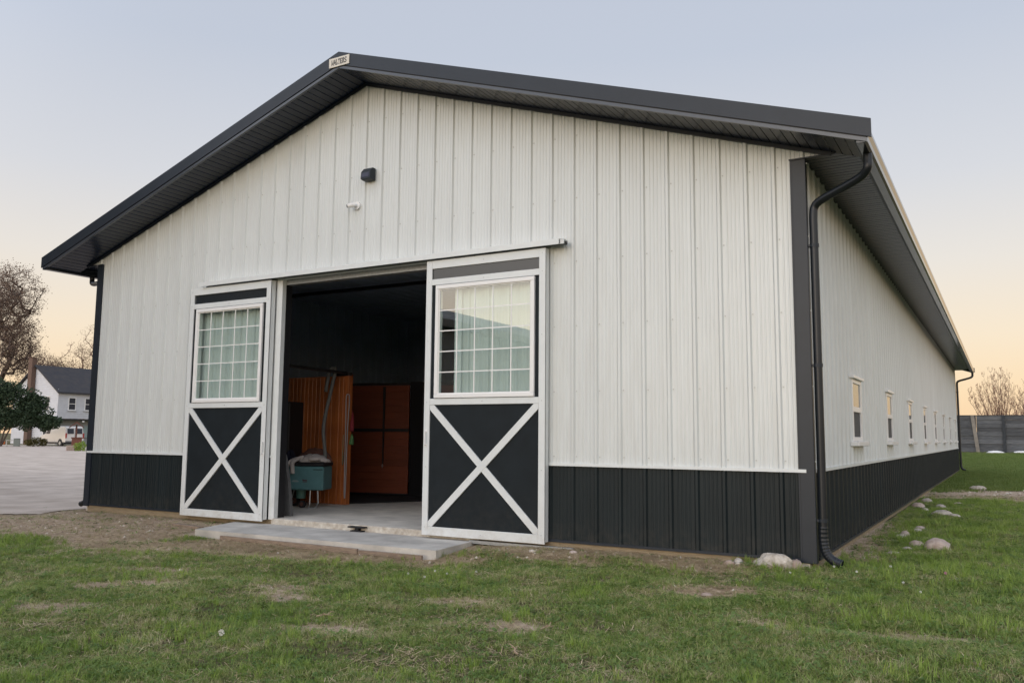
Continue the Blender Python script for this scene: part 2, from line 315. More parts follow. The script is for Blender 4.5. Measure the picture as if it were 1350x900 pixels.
# ------------------------------------------------------------------ ground and driveway
def axis(a, b, step, lo, hi, g=1.16):
    c = list(np.arange(a, b+1e-6, step)); s = step; L = []; x = a
    while x > lo: s *= g; x -= s; L.append(x)
    s = step; x = c[-1]; R_ = []
    while x < hi: s *= g; x += s; R_.append(x)
    return np.array(L[::-1]+c+R_)
E2 = lambda x, y, cx, cy, rx, ry, a=0.: (lambda dx, dy: np.exp(-((dx/rx)**2+(dy/ry)**2)))((x-cx)*math.cos(a)+(y-cy)*math.sin(a), -(x-cx)*math.sin(a)+(y-cy)*math.cos(a))
def bare(x, y):
    x = np.asarray(x, float); y = np.asarray(y, float)
    b = np.zeros(np.broadcast(x, y).shape)
    n = (vnoise(x*1.1, y*1.6, 13)-.5)*.7 + (vnoise(x*2.6, y*3.2, 11)-.5)*.6 + (vnoise(x*7, y*8, 12)-.5)*.45
    b = np.maximum(b, sstep(-2.6, -1.3, y+.9*n - .22*(x+8)*(x < -8) + .1)*sstep(-7.4, -8.4, x)*(y < .5)*.95)      # left dirt band
    b = np.maximum(b, 1.05*E2(x, y, -8.9, -2.0, 2.4, .75, -.35))
    b = np.maximum(b, 1.35*np.exp(-(((x+5.9)/2.2)**4+((y+1.45+.10*(x+5.9)*-1)/.75)**4)) + .9*n*(x < -3)*(x > -9)*(y > -3.1)*(y < -.8))
    b = np.maximum(b, .95*E2(x, y, -4.0, -1.15, 1.1, .35, .25))
    b = np.maximum(b, sstep(-1.0, -.62, y+.55*n)*sstep(-4.6, -4., x)*sstep(-.05, -.9, x)*(y < .5)*.97)
    b = np.maximum(b, sstep(-.3, -.1, y+.2*n)*(y < .5)*(x > -13)*(x < 0)*.8)
    b = np.maximum(b, 1.0*E2(x, y, -.62, -1.6, .62, .3, .5))
    for cx, cy, rx, ry, k in ((-5.5, -3.75, .4, .22, 1.05), (-5.9, -3.2, .55, .22, 1.1), (-5.7, -4.1, .4, .2, 1.0), (-7.3, -2.4, 1.5, .25, 1.1), (-5.2, -4.9, .45, .25, 1.0),
                          (-2.35, -3.0, .5, .25, .9), (-2.75, -4.3, .55, .25, .9), (-4.1, -3.3, .5, .25, .9), (.2, -2.6, .5, .2, .95), (1.0, -2.5, .7, .16, .95), (-3.8, -3.6, .4, .2, .95), (-1.6, -3.6, .5, .25, .9), (1.5, -.3, .3, .15, .5), (.55, 1.2, .3, .3, .6)):
        b = np.maximum(b, k*E2(x, y, cx, cy, rx, ry, .3))
    b = np.maximum(b, .8*sstep(.75, .3, x+.45*n)*(x > -.2)*sstep(.5, 1.0, y)*sstep(6.5, 5, y))
    b = np.maximum(b, 1.1*sstep(11.0, 12.0, y+2*n)*sstep(15.8-.0, 14.4, y-.9*(x-0)*1.2+2*n)*(x > -.1)*(x < 9))
    b = np.maximum(b, 1.0*sstep(57.6, 58.8, y)*sstep(62, 61, y)*(x > -6)*(x < 8))
    return np.clip(b, 0, 1)
def strawf(x, y):
    s = np.maximum(1.2*E2(x, y, -5.6, -1.6, 2.4, .8, .1), sstep(-1.1, -.6, y)*(y < .5)*(x > -4.6)*(x < -.2)*.9)
    s = np.maximum(s, .7*E2(x, y, -7.3, -2.4, 1.3, .3)); s = np.maximum(s, .5*E2(x, y, -.62, -1.6, .6, .3)); return np.clip(s, 0, 1)
def sheet(name, xs, ys, mt, zf, attrs=(), keep=None):
    X, Y = np.meshgrid(xs, ys); Z = zf(X, Y); nx, ny = len(xs), len(ys)
    v = np.stack([X, Y, Z], -1).reshape(-1, 3)
    i = np.arange(nx*ny).reshape(ny, nx); q = np.stack([i[:-1, :-1], i[:-1, 1:], i[1:, 1:], i[1:, :-1]], -1).reshape(-1, 4)
    if keep is not None:
        c = v[q].mean(1); q = q[keep(c[:, 0], c[:, 1])]; used = np.unique(q); mp = -np.ones(len(v), int); mp[used] = np.arange(len(used)); v = v[used]; q = mp[q]
    me = bpy.data.meshes.new(name); me.from_pydata(v.tolist(), [], q.tolist()); me.materials.append(mt)
    me.polygons.foreach_set('use_smooth', [True]*len(me.polygons))
    for an, fn in attrs:
        a = me.attributes.new(an, 'FLOAT', 'POINT'); a.data.foreach_set('value', np.asarray(fn(v[:, 0], v[:, 1]), np.float32))
    o = bpy.data.objects.new(name, me); C.objects.link(o); return o
xs = axis(-14, 4, .11, -900, 900); ys = axis(-8, 3, .11, -700, 1500, 1.12)
gnd = sheet('ground', xs, ys, M_ground, G, (('bare', bare), ('straw', strawf))); gnd['kind'] = 'structure'
def drive_keep(x, y):
    e = (vnoise(x*1.3, y*1.3, 21)-.5)*.7 + (vnoise(x*4, y*4, 22)-.5)*.3
    edge = -13.0 + np.where(y < -.2, (y+.2)*.95*-1*-1, 0)          # edge swings away to the left in front of the barn
    left = x + e*.6 < -12.75 + np.minimum(0, (y+.6))*.9
    far = (y*.90 - x*.42) + e*2 < 77.5
    return left & far & (y > -40) & (x > -260)
dxs = np.concatenate([-np.geomspace(260, 16.2, 90), np.arange(-16, -12.2, .1)]); dys = np.concatenate([np.arange(-40, -4, 1.5), np.arange(-4, 4, .1), np.geomspace(4.1, 200, 110)])
drv = sheet('driveway', dxs, dys, M_gravel, lambda x, y: G(x, y)+.018, keep=drive_keep); drv['kind'] = 'structure'

# ------------------------------------------------------------------ barn
L = 31.6; W = 12.247; X0 = -12.2; S = .3048; HW = .917; HE = 4.371; SL = .329; XR = -W/2; ZR = HE+SL*W/2
barn = thing('barn', 'long white steel barn with charcoal wainscot, charcoal roof and an open sliding door', 'barn')
def gz(x): return ZR - SL*abs(x-XR)
OX0, OX1, OZ = -7.67, -4.46, 3.62           # big door opening
def profile(t0, t1, origin, major=.026):
    """rib profile columns of steel siding between t0 and t1: ribs every 0.3048 from origin, four minor ribs between"""
    cols = []
    k0 = math.floor((t0-origin)/S)-1; k1 = math.ceil((t1-origin)/S)+1
    for k in range(k0, k1+1):
        c = origin+k*S
        cols += [(c-.030, 0), (c-.014, major), (c+.014, major), (c+.030, 0)]
        for j in (.083, .130, .175, .222): cols += [(c+j-.010, 0), (c+j-.005, .0045), (c+j+.005, .0045), (c+j+.010, 0)]
    inside = [c for c in cols if t0+1e-4 < c[0] < t1-1e-4]
    def at(t):
        for a, b in zip(cols, cols[1:]):
            if a[0] <= t <= b[0]: return a[1]+(b[1]-a[1])*(t-a[0])/max(1e-9, b[0]-a[0])
        return 0
    return [(t0, at(t0))]+inside+[(t1, at(t1))]
def siding(mb, t0, t1, z0, ztop, origin, put, holes=()):
    cols = profile(t0, t1, origin); ex = []
    for (a, b, za, zb) in holes:
        for t in (a, b):
            if t0 < t < t1:
                o = [c for c in cols]
                for p, q in zip(o, o[1:]):
                    if p[0] <= t <= q[0]: ex.append((t, p[1]+(q[1]-p[1])*(t-p[0])/max(1e-9, q[0]-p[0])))
    cols = sorted(cols+ex)
    for (ta, oa), (tb, ob) in zip(cols, cols[1:]):
        if tb-ta < 1e-6: continue
        tm = (ta+tb)/2; segs = [(z0, None)]
        for (a, b, za, zb) in holes:
            if a < tm < b: segs = [(z0, za), (zb, None)] if za > z0 else [(zb, None)]
        for (s0, s1) in segs:
            zt0 = ztop(ta) if s1 is None else min(s1, ztop(ta)); zt1 = ztop(tb) if s1 is None else min(s1, ztop(tb))
            if zt0 <= s0+1e-4 and zt1 <= s0+1e-4: continue
            mb.q(put(ta, oa, s0), put(tb, ob, s0), put(tb, ob, max(s0, zt1)), put(ta, oa, max(s0, zt0)))
fput = lambda t, o, z: (t, -o, z); sput = lambda t, o, z: (o, t, z)
op = [(OX0, OX1, -1, OZ)]
EDG = -.033
for i in range(-1, 40):
    a = max(X0+S*i+EDG, -W+.12); b = min(X0+S*(i+1)+EDG, -.125)
    if b-a < .02: continue
    mb = MB(); siding(mb, a, b-.0015, HW+.02, lambda t: gz(t)-.004, X0, fput, op)
    if mb.f: mb.build('siding_panel', M_siding, barn, fix=False)
    mb = MB(); siding(mb, a, b-.0015, .03, lambda t: HW, X0, fput, op)
    if mb.f: mb.build('wainscot_panel', M_siding_dark, barn, fix=False)
# small gable triangles above the eave soffits, beyond the corners
for s_ in (0, 1):
    mb = MB(); a, b = (-W-.40, -W+.12) if s_ == 0 else (-.125, .36)
    siding(mb, a, b, 4.262, lambda t: gz(t)-.004, X0, fput); mb.build('siding_panel', M_siding, barn, fix=False)
# side walls in three-rib sheets
NW = 8; WY = [3.036+3.782*i for i in range(NW)]
holes = [(y-.38, y+.42, 1.235, 2.05) for y in WY]
SO = .2
k = 0; y = .06
while y < L-.07:
    b = min(y+3*S, L-.06)
    mb = MB(); siding(mb, y, b-.0015, HW+.02, lambda t: 4.262, SO, sput, [h for h in holes if h[1] > y and h[0] < b]); mb.build('siding_panel', M_siding, barn, fix=False)
    mb = MB(); siding(mb, y, b-.0015, .03, lambda t: HW, SO, sput); mb.build('wainscot_panel', M_siding_dark, barn, fix=False)
    y = b
mb = MB(); siding(mb, .14, L-.14, HW+.02, lambda t: 4.262, SO, lambda t, o, z: (-W-o, t, z)); siding(mb, -W+.1, -.1, .03, lambda t: gz(t)-.004, X0, lambda t, o, z: (t, L+o, z)); mb.build('rear_siding', M_siding, barn, fix=False)
mb = MB(); siding(mb, .14, L-.14, .03, lambda t: HW, SO, lambda t, o, z: (-W-o, t, z)); mb.build('rear_wainscot', M_siding_dark, barn, fix=False)
# trim between siding and wainscot (white), base trim, skirt boards
mb = MB(); mb.box(-W+.0, -.034, HW-.012, OX0-.06, .004, HW+.022); mb.build('wainscot_trim', M_white, barn)
mb = MB(); mb.box(OX1+.06, -.034, HW-.012, -.055, .004, HW+.022); mb.build('wainscot_trim', M_white, barn)
mb = MB(); mb.box(-.004, .055, HW-.012, .034, L-.14, HW+.022); mb.build('wainscot_trim', M_white, barn)
for (a, b) in ((-W+.1, OX0-.06), (OX1+.06, -.12)):
    mb = MB(); mb.box(a, -.026, .0, b, .004, .03); mb.build('base_trim', M_trim_dark, barn)
    mb = MB(); mb.box(a-.02, -.004, -.19, b, .03, -.001, bev=.003); mb.build('skirt_board', M_skirt, barn)
mb = MB(); mb.box(-.004, .14, .0, .026, L-.14, .03); mb.build('base_trim', M_trim_dark, barn)
yy = .06
while yy < L-.1:
    e = min(L-.02, yy+3.6); mb = MB(); mb.box(-.04, yy, -.2, .012, e-.006, -.001, bev=.003); mb.build('skirt_board', M_skirt, barn); yy = e
# corner trims: front face, side return with folded edge
for (cx, sx_) in ((0, 1), (-W, -1)):
    for (cy, sy_) in ((0, -1), (L, 1)):
        mb = MB(); o = .026
        X = lambda a: cx+sx_*a; Y = lambda a: cy+sy_*a
        mb.box(X(-.13), Y(-.005), -.015, X(o), Y(o), 4.258, bev=.004); mb.box(X(-.005), Y(-.055), -.015, X(o+.0015), Y(o-.001), 4.257, bev=.004)
        mb.box(X(-.134), Y(-.005), -.012, X(-.118), Y(o+.005), 4.256)
        mb.build('corner_trim', M_trim_dark, barn)
# door opening: casing, jamb linings, head
mb = MB(); mb.box(OX0-.09, -.030, 0, OX0+.001, .002, OZ+.05, bev=.003); mb.box(OX0-.002, -.028, .02, OX0+.02, .055, OZ, bev=.003); mb.build('door_jamb', M_white, barn)
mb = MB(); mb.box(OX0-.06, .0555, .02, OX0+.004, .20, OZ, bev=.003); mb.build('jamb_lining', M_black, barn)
mb = MB(); mb.box(OX1-.001, -.030, 0, OX1+.09, .002, OZ+.05, bev=.003); mb.box(OX1-.02, -.028, .02, OX1+.002, .20, OZ, bev=.003); mb.build('door_jamb', M_white, barn)
mb = MB(); mb.box(OX0+.021, -.028, OZ-.022, OX1-.021, .20, OZ, bev=.003); mb.box(OX0-.088, -.031, OZ+.001, OX1+.088, -.001, OZ+.09, bev=.003); mb.build('door_head', M_white, barn)
mb = MB(); mb.box(OX0+.021, .05, OZ-.10, OX1-.021, .17, OZ-.023, bev=.003); mb.build('door_head', M_galv, barn)
# door track
mb = MB()
mb.prism([(-.19, 3.595), (-.19, 3.665), (-.10, 3.675), (-.002, 3.70), (-.002, 3.688), (-.098, 3.662), (-.178, 3.652), (-.178, 3.595)], -9.33, -2.86, 'x'); mb.build('track_cover', M_white, barn)
mb = MB(); mb.prism([(-.165, 3.60), (-.165, 3.65), (-.06, 3.65), (-.06, 3.60), (-.075, 3.60), (-.075, 3.638), (-.15, 3.638), (-.15, 3.60)], -9.31, -2.80, 'x'); mb.build('door_track', M_galv, barn)
mb = MB(); mb.tube([(-2.795, -.112, 3.612), (-2.788, -.112, 3.612)], .022, 12); mb.build('track_end_cap', M_black, barn)

# sliding doors
def door(x0, handle_left, label):
    wd = 1.806; x1 = x0+wd; z0, z1 = -.022, 3.578; F = -.148; 
    d = MB(); d.box(x0+.012, F+.022, z0+.03, x1-.012, -.062, 1.69); d.box(x0+.012, F+.022, 3.235, x1-.012, -.062, 3.30)
    d.box(x0+.012, F+.022, 1.70, x0+.155, -.062, 3.23); d.box(x1-.155, F+.022, 1.70, x1-.012, -.062, 3.23)
    d = d.build('sliding_door', M_doorpanel, barn, label=label)
    hp = MB(); hp.box(x0+.012, F+.022, 3.301, x1-.012, -.062, z1-.02); hp.build('header_panel', M_header, d)
    e = MB(); e.box(x0, F+.006, z0+.022, x0+.01, -.05, z1); e.box(x1-.01, F+.006, z0+.022, x1, -.05, z1); e.box(x0+.0105, F+.006, z1-.012, x1-.0105, -.05, z1-.001); e.box(x0+.0105, F+.012, z0+.022, x1-.0105, -.05, z0+.032)
    e.build('edge_channel', M_white, d)
    for a, b in ((x0, x0+.09), (x1-.09, x1)):
        q = MB(); q.box(a, F, z0, b, F+.021, z1, bev=.003); q.build('stile', M_white, d)
    for a, b in ((z0, .088), (1.655, 1.735), (3.245, 3.325), (3.468, z1)):
        q = MB(); q.box(x0+.0905, F+.0015, a, x1-.0905, F+.021, b, bev=.003); q.build('rail', M_white, d)
    # crossed braces
    ax, bx, az, bz = x0+.093, x1-.093, .09, 1.653
    for sgn in (1, -1):
        dx, dz = bx-ax, bz-az; Lg = math.hypot(dx, dz); ang = math.atan2(dz, dx)
        hw = .044
        # clip the brace to the panel: hexagon
        nx_, nz_ = -dz/Lg*hw, dx/Lg*hw
        ex, ez = hw*Lg/dz, hw*Lg/dx
        poly = [(ax, az), (ax+ex, az), (bx, bz-ez), (bx, bz), (bx-ex, bz), (ax, az+ez)]
        if sgn < 0: poly = [(ax+bx-p, z) for p, z in poly][::-1]
        q = MB(); off = 0 if sgn > 0 else .0025
        q.prism(poly, F+.003+off, F+.0215, 'y'); q.build('brace', M_white, d)
    # window
    wa, wb, za, zb = x0+.158, x1-.152, 1.742, 3.236; fw = .052
    q = MB(); y0_, y1_ = F-.012, -.058
    q.box(wa, y0_, za, wb, y1_, za+fw, bev=.004); q.box(wa, y0_, zb-fw, wb, y1_, zb, bev=.004)
    q.box(wa, y0_+.001, za+fw+.0005, wa+fw, y1_, zb-fw-.0005, bev=.004); q.box(wb-fw, y0_+.001, za+fw+.0005, wb, y1_, zb-fw-.0005, bev=.004)
    q.build('window_frame', M_vinyl, d)
    q = MB(); i0, i1, k0, k1 = wa+fw-.002, wb-fw+.002, za+fw-.002, zb-fw+.002; iw = .016
    q.box(i0, F+.004, k0, i1, F+.03, k0+iw); q.box(i0, F+.004, k1-iw, i1, F+.03, k1); q.box(i0, F+.005, k0+iw, i0+iw, F+.03, k1-iw); q.box(i1-iw, F+.005, k0+iw, i1, F+.03, k1-iw)
    q.build('sash', M_vinyl, d)
    i0 += iw; i1 -= iw; k0 += iw; k1 -= iw
    for j in range(1, 5):
        cx_ = i0+(i1-i0)*j/5; q = MB(); q.box(cx_-.007, F+.010, k0, cx_+.007, F+.022, k1); q.build('muntin', M_vinyl, d)
        cz_ = k0+(k1-k0)*j/5; q = MB(); q.box(i0, F+.0115, cz_-.007, i1, F+.0205, cz_+.007); q.build('muntin', M_vinyl, d)
    pm = None; pw, ph = (i1-i0)/5, (k1-k0)/5
    q = MB(); q.box(.0005, 0, .0005, pw-.0005, .004, ph-.0005); pm = q.mesh('pane', M_glass)
    for a in range(5):
        for b in range(5): link('pane', pm, d, (i0+a*pw, F+.014, k0+b*ph))
    hx = (x0+.045) if handle_left else (x1-.03); hz = 1.05 if not handle_left else 1.22
    q = MB(); q.tube([(hx, F, hz-.09), (hx, F-.03, hz-.085), (hx, F-.035, hz), (hx, F-.03, hz+.085), (hx, F, hz+.09)], .009, 8); q.box(hx-.017, F-.004, hz-.11, hx+.017, F, hz-.07); q.box(hx-.017, F-.004, hz+.07, hx+.017, F, hz+.11); q.build('handle', M_vinyl, d)
    # screws in the white boards
    q = MB(); pts = [(x0+.045, z) for z in (.08, .85, 1.69, 2.5, 3.29, 3.52)]+[(x1-.045, z) for z in (.08, .85, 1.69, 2.5, 3.29, 3.52)]+[(x0+wd/2, z) for z in (.03, 1.695, 3.285, 3.52)]
    for (sx__, sz) in pts: q.tube([(sx__, F+.003, sz), (sx__, F-.003, sz)], .006, 6)
    q.build('screws', M_galv, d, kind='stuff')
    return d
door(-9.575, False, 'left sliding door leaf with crossed braces')
door(-4.868, True, 'right sliding door leaf, its glass reflecting the sky')

# screws on the siding
mb = MB()
for i in range(0, 41):
    x = X0+S*i
    for z in (1.02, 1.8, 2.6, 3.4, 4.2, 5.0, 5.8):
        if z > gz(x)-.1 or (OX0-.05 < x < OX1+.05 and z < OZ+.1): continue
        xx = x+.045; mb.box(xx-.006, -.008, z-.006, xx+.006, .0, z+.006)
for k in range(0, 103):
    yv = SO+S*k
    for z in (1.02, 1.85, 2.7, 3.55):
        if any(h[0]-.05 < yv < h[1]+.05 and h[2] < z < h[3] for h in holes): continue
        mb.box(.0, yv+.038, z-.007, .009, yv+.052, z+.007)
mb.build('screws', M_screw, barn, kind='stuff', fix=False)

# roof, rake soffit, rake fascia, eave soffit, gutters
YF, YB = -.62, L+.62; XE = .66; OV = .155
def rz(x, off): return ZR + off - SL*abs(x-XR)
for s_ in (1, -1):
    mb = MB(); n = 24
    xe = XR + s_*(W/2+.71)
    a = (XR, rz(XR, .165)); b = (xe, rz(xe, .165))
    mb.q((a[0], YF, a[1]), (b[0], YF, b[1]), (b[0], YB, b[1]), (a[0], YB, a[1])); mb.q((a[0], YF, a[1]-.02), (b[0], YF, b[1]-.02), (b[0], YB, b[1]-.02), (a[0], YB, a[1]-.02))
    mb.q((b[0], YF, b[1]), (b[0], YB, b[1]), (b[0], YB, b[1]-.02), (b[0], YF, b[1]-.02))
    yy = YF+.1
    while yy < YB:
        mb.q((a[0], yy-.03, a[1]), (b[0], yy-.03, b[1]), (b[0], yy-.012, b[1]+.019), (a[0], yy-.012, a[1]+.019)); mb.q((a[0], yy-.012, a[1]+.019), (b[0], yy-.012, b[1]+.019), (b[0], yy+.012, b[1]+.019), (a[0], yy+.012, a[1]+.019)); mb.q((a[0], yy+.012, a[1]+.019), (b[0], yy+.012, b[1]+.019), (b[0], yy+.03, b[1]), (a[0], yy+.03, a[1])); yy += S
    mb.build('roof_sheet', M_roof, barn, fix=False)
mb = MB(); mb.prism([(XR-.25, rz(XR-.25, .192)), (XR, rz(XR, .21)), (XR+.25, rz(XR+.25, .192)), (XR+.25, rz(XR+.25, .186)), (XR, rz(XR, .20)), (XR-.25, rz(XR-.25, .186))], YF+.05, YB-.05, 'y'); mb.build('ridge_cap', M_roof, barn)
for (yf, sg) in ((YF, -1), (YB, 1)):
    for s_ in (1, -1):
        xe = XR + s_*(W/2+.765)
        def strip(z_lo, z_hi, y0_, y1_, nm, mt, xin=0.0, xout=0.0):
            m_ = MB(); xa = XR + s_*xin; xb = xe - s_*xout
            m_.prism([(xa, rz(xa, z_lo)), (xb, rz(xb, z_lo)), (xb, rz(xb, z_hi)), (xa, rz(xa, z_hi))], y0_, y1_, 'y'); return m_.build(nm, mt, barn)
        strip(.052, .238, yf-.012*1, yf+.012, 'rake_fascia', M_trim_dark)
        strip(.0, .038, yf-.004 if sg < 0 else yf-.03, yf+.03 if sg < 0 else yf+.004, 'rake_lip', M_lipm, .001, .04)
        strip(.0385, .0515, yf+.003 if sg < 0 else yf-.02, yf+.02 if sg < 0 else yf-.003, 'rake_reveal', M_black, .002, .05)
# rake soffit panels
def soffit_piece(length, along):
    """one soffit panel: `along` wide, `length` deep, three V grooves, hanging down from z=0 (local u = along, v = length)"""
    m_ = MB(); cols = [(0, .006), (.004, 0)]
    for j in (1, 2): c = along*j/3; cols += [(c-.008, 0), (c-.003, .008), (c+.003, .008), (c+.008, 0)]
    cols += [(along-.004, 0), (along, .010)]
    for (a, za), (b, zb) in zip(cols, cols[1:]): m_.q((a, 0, za), (a, length, za), (b, length, zb), (b, 0, zb))
    return m_
slope = math.atan(SL); npan = 22; span = (W/2+.72)/math.cos(slope); pw_ = span/npan
pme = soffit_piece(.588, pw_-.002).mesh('soffit_panel', M_soffit, fix=False)
for s_ in (1, -1):
    for k in range(npan):
        o = link('soffit_panel', pme, barn); d = k*pw_
        if s_ == 1: o.location = (XR+d*math.cos(slope), YF+.03, rz(XR+d*math.cos(slope), .004)); o.rotation_euler = (0, slope, 0)
        else:
            d2 = (k+1)*pw_; o.location = (XR-d2*math.cos(slope), YF+.03, rz(XR-d2*math.cos(slope), .004)); o.rotation_euler = (0, -slope, 0)
    # frieze trim where the soffit meets the wall
    m_ = MB(); xe = XR+s_*(W/2+.30); m_.prism([(XR, rz(XR, -.040)), (xe, rz(xe, -.040)), (xe, rz(xe, .003)), (XR, rz(XR, .003))], -.034, -.02, 'y'); m_.build('frieze_trim', M_trim_dark, barn)
m_ = MB()
for s_ in (1, -1):
    xe = XR+s_*(W/2+.72); m_.q((XR, L, rz(XR, .004)), (xe, L, rz(xe, .004)), (xe, YB-.03, rz(xe, .004)), (XR, YB-.03, rz(XR, .004)))
m_.build('rear_soffit', M_soffit, barn, fix=False)
# eave soffits, fascia, gutters
ZS = 4.262
pme = soffit_piece(.58, S-.002).mesh('eave_soffit_panel', M_soffit, fix=False)
n_e = int((L+.6)/S)
for k in range(n_e):
    if k < 60:
        o = link('eave_soffit_panel', pme, barn); o.rotation_euler = (0, 0, -math.pi/2); o.location = (0.0, (k+1)*S-.0, ZS)   # local u -> -y, v -> +x
m_ = MB()
for k in range(60, n_e):
    for j in range(3):
        y0_ = (k+j/3)*S; m_.q((0, y0_+.004, ZS), (.58, y0_+.004, ZS), (.58, y0_+S/3-.004, ZS), (0, y0_+S/3-.004, ZS)); m_.q((0, y0_-.004, ZS), (.58, y0_-.004, ZS), (.58, y0_, ZS+.008), (0, y0_, ZS+.008)); m_.q((0, y0_, ZS+.008), (.58, y0_, ZS+.008), (.58, y0_+.004, ZS), (0, y0_+.004, ZS))
m_.build('eave_soffit_panel', M_soffit, barn, fix=False, kind='stuff')
m_ = MB(); m_.box(-W-.58, 0, ZS, -W, YB-.02, ZS+.01); m_.build('eave_soffit_panel', M_soffit, barn)
for s_ in (1, -1):
    m_ = MB(); xa, xb = XR+s_*(W/2+.345), XR+s_*(W/2+.70); m_.prism([(xa, rz(xa, .003)), (xb, rz(xb, .003)), (xb, ZS+.01), (xa, ZS+.01)], -.01, -.002, 'y'); m_.build('soffit_end_closure', M_soffit, barn)
m_ = MB(); m_.box(-.14, -.042, 4.248, .34, -.02, 4.262); m_.build('return_trim', M_trim_dark, barn)
m_ = MB(); m_.box(-W-.34, -.042, 4.248, -W+.14, -.02, 4.262); m_.build('return_trim', M_trim_dark, barn)
for s_, xc in ((1, 0), (-1, -W)):
    X = lambda a: xc + s_*a
    m_ = MB(); m_.box(X(.555), .0, ZS-.028, X(.60), YB-.01, ZS+.0, bev=.003); m_.build('eave_trim', M_trim_dark, barn)
    m_ = MB(); m_.box(X(.602), YF+.03, ZS-.10, X(.622), YB-.02, ZS+.06); m_.build('eave_fascia', M_trim_dark, barn)
    m_ = MB(); ga, gb = YF-.0, YB
    prof = [(.624, 4.36), (.624, 4.135), (.70, 4.130), (.722, 4.150), (.730, 4.185), (.752, 4.225), (.752, 4.258), (.742, 4.262), (.742, 4.250), (.738, 4.228), (.716, 4.190), (.708, 4.158), (.695, 4.142), (.634, 4.146), (.634, 4.36)]
    m_.prism([(X(a), z) for a, z in prof], ga+.02, gb-.01, 'y'); m_.prism([(X(a), z) for a, z in ((.625, 4.26), (.625, 4.137), (.70, 4.132), (.722, 4.151), (.730, 4.186), (.750, 4.226), (.750, 4.257))], ga+.012, ga+.0195, 'y')
    m_.prism([(X(a), z) for a, z in ((.625, 4.26), (.625, 4.137), (.70, 4.132), (.722, 4.151), (.730, 4.186), (.750, 4.226), (.750, 4.257))], gb-.0095, gb, 'y')
    m_.build('gutter', M_gutter, barn)
# downspouts
def smooth_path(pts, n=8):
    P = [Vector(p) for p in pts]; out = []
    for i in range(len(P)-1):
        p0, p1, p2, p3 = P[max(i-1, 0)], P[i], P[i+1], P[min(i+2, len(P)-1)]
        for j in range(n):
            t = j/n; out.append(.5*((2*p1)+(-p0+p2)*t+(2*p0-5*p1+4*p2-p3)*t*t+(-p0+3*p1-3*p2+p3)*t**3))
    out.append(P[-1]); return out
def downspout(xc, s_, yw, ytop, flip=1, small=1.0):
    X = lambda a: xc+s_*a
    r = .043
    pts = [(X(.675), ytop, 4.14), (X(.675), ytop, 4.07), (X(.668), ytop+.0*flip, 3.99), (X(.60), (ytop*.8+yw*.2), 3.925), (X(.42), (ytop*.5+yw*.5), 3.86), (X(.20), (ytop*.15+yw*.85), 3.79), (X(.105), yw, 3.73), (X(.085), yw, 3.62), (X(.085), yw, 3.4)]
    if s_ < 0: pts = [(X(.675), .30, 4.14), (X(.675), .30, 4.09), (X(.655), .29, 4.035), (X(.58), .28, 4.01), (X(.40), .24, 4.0), (X(.20), .18, 3.985), (X(.11), .14, 3.94), (X(.088), yw, 3.85), (X(.085), yw, 3.6)]
    m_ = MB(); sp = smooth_path(pts, 6); nb_ = len(sp); sp += [Vector((X(.085), yw, z)) for z in (3.0, 2.4, 1.8, 1.2, .7, .33)]; m_.tube(sp, [r*(1+.03*(i % 2)*(2 < i < nb_-12)) for i in range(len(sp))], 16, cap=False)
    d = m_.build('downspout', M_pipe, barn, smooth=True)
    # ribbed outlet elbow
    ep = smooth_path([(X(.085), yw, .36), (X(.086), yw, .22), (X(.11), yw-.01*flip, .10), (X(.17), yw-.02*flip, .03), (X(.26), yw-.03*flip, -.005)], 7)
    q = MB(); q.tube(ep, [r+.003+(.0025 if i % 2 else 0) for i in range(len(ep))], 14, cap=False); q.build('outlet_elbow', M_pipe, d, smooth=False)
    for z in (3.3, 2.02, .42):
        q = MB(); q.box(X(.0), yw-.055, z-.018, X(.12), yw+.055, z+.018) if False else q.tube([(X(.085), yw, z-.018), (X(.085), yw, z+.018)], r+.006, 14)
        q.box(X(.02), yw-.03, z-.012, X(.05), yw+.03, z+.012); q.build('bracket', M_trim_dark, d)
    return d
downspout(0, 1, .03, -.22)
downspout(-W, -1, .12, .3)
downspout(0, 1, L-.05, L+.30, 1)
# side windows
def side_window(yc):
    y0_, y1_ = yc-.385, yc+.425
    f = MB(); z0_, z1_ = 1.23, 2.055; fw = .055; xo, xi = .036, -.05
    f.box(xi, y0_, z0_, xo, y0_+fw, z1_, bev=.003); f.box(xi, y1_-fw, z0_, xo, y1_, z1_, bev=.003); f.box(xi, y0_+fw, z0_, xo-.002, y1_-fw, z0_+fw, bev=.003); f.box(xi, y0_+fw, z1_-fw, xo-.002, y1_-fw, z1_, bev=.003)
    wdw = MB(); wdw.v = f.v; wdw.f = f.f; wdw.m = f.m
    o = wdw.build('window', M_vinyl, barn)
    zm = (z0_+z1_)/2+.01
    q = MB(); q.box(-.03, y0_+fw, zm-.035, .030, y1_-fw, zm+.035, bev=.003); q.build('meeting_rail', M_vinyl, o)
    q = MB(); q.box(.012, y0_+fw, zm+.035, .020, y1_-fw, z1_-fw); q.build('pane', M_glass_dark, o)
    q = MB(); q.box(.006, y0_+fw+.001, z0_+fw, .012, y1_-fw-.001, zm-.035); q.build('screen', M_screen, o)
    q = MB(); q.box(.0, y0_-.06, 1.165, .105, y1_+.07, 1.228, bev=.006); q.build('sill', M_vinyl, o)
    q = MB(); q.prism([(.0, 2.057), (.075, 2.057), (.075, 2.085), (.0, 2.115)], y0_-.05, y1_+.05, 'y')
    q = MB(); q.box(.0, y0_-.05, 2.057, .07, y1_+.05, 2.10, bev=.005); q.build('head_trim', M_vinyl, o)
for yv in WY: side_window(yv)

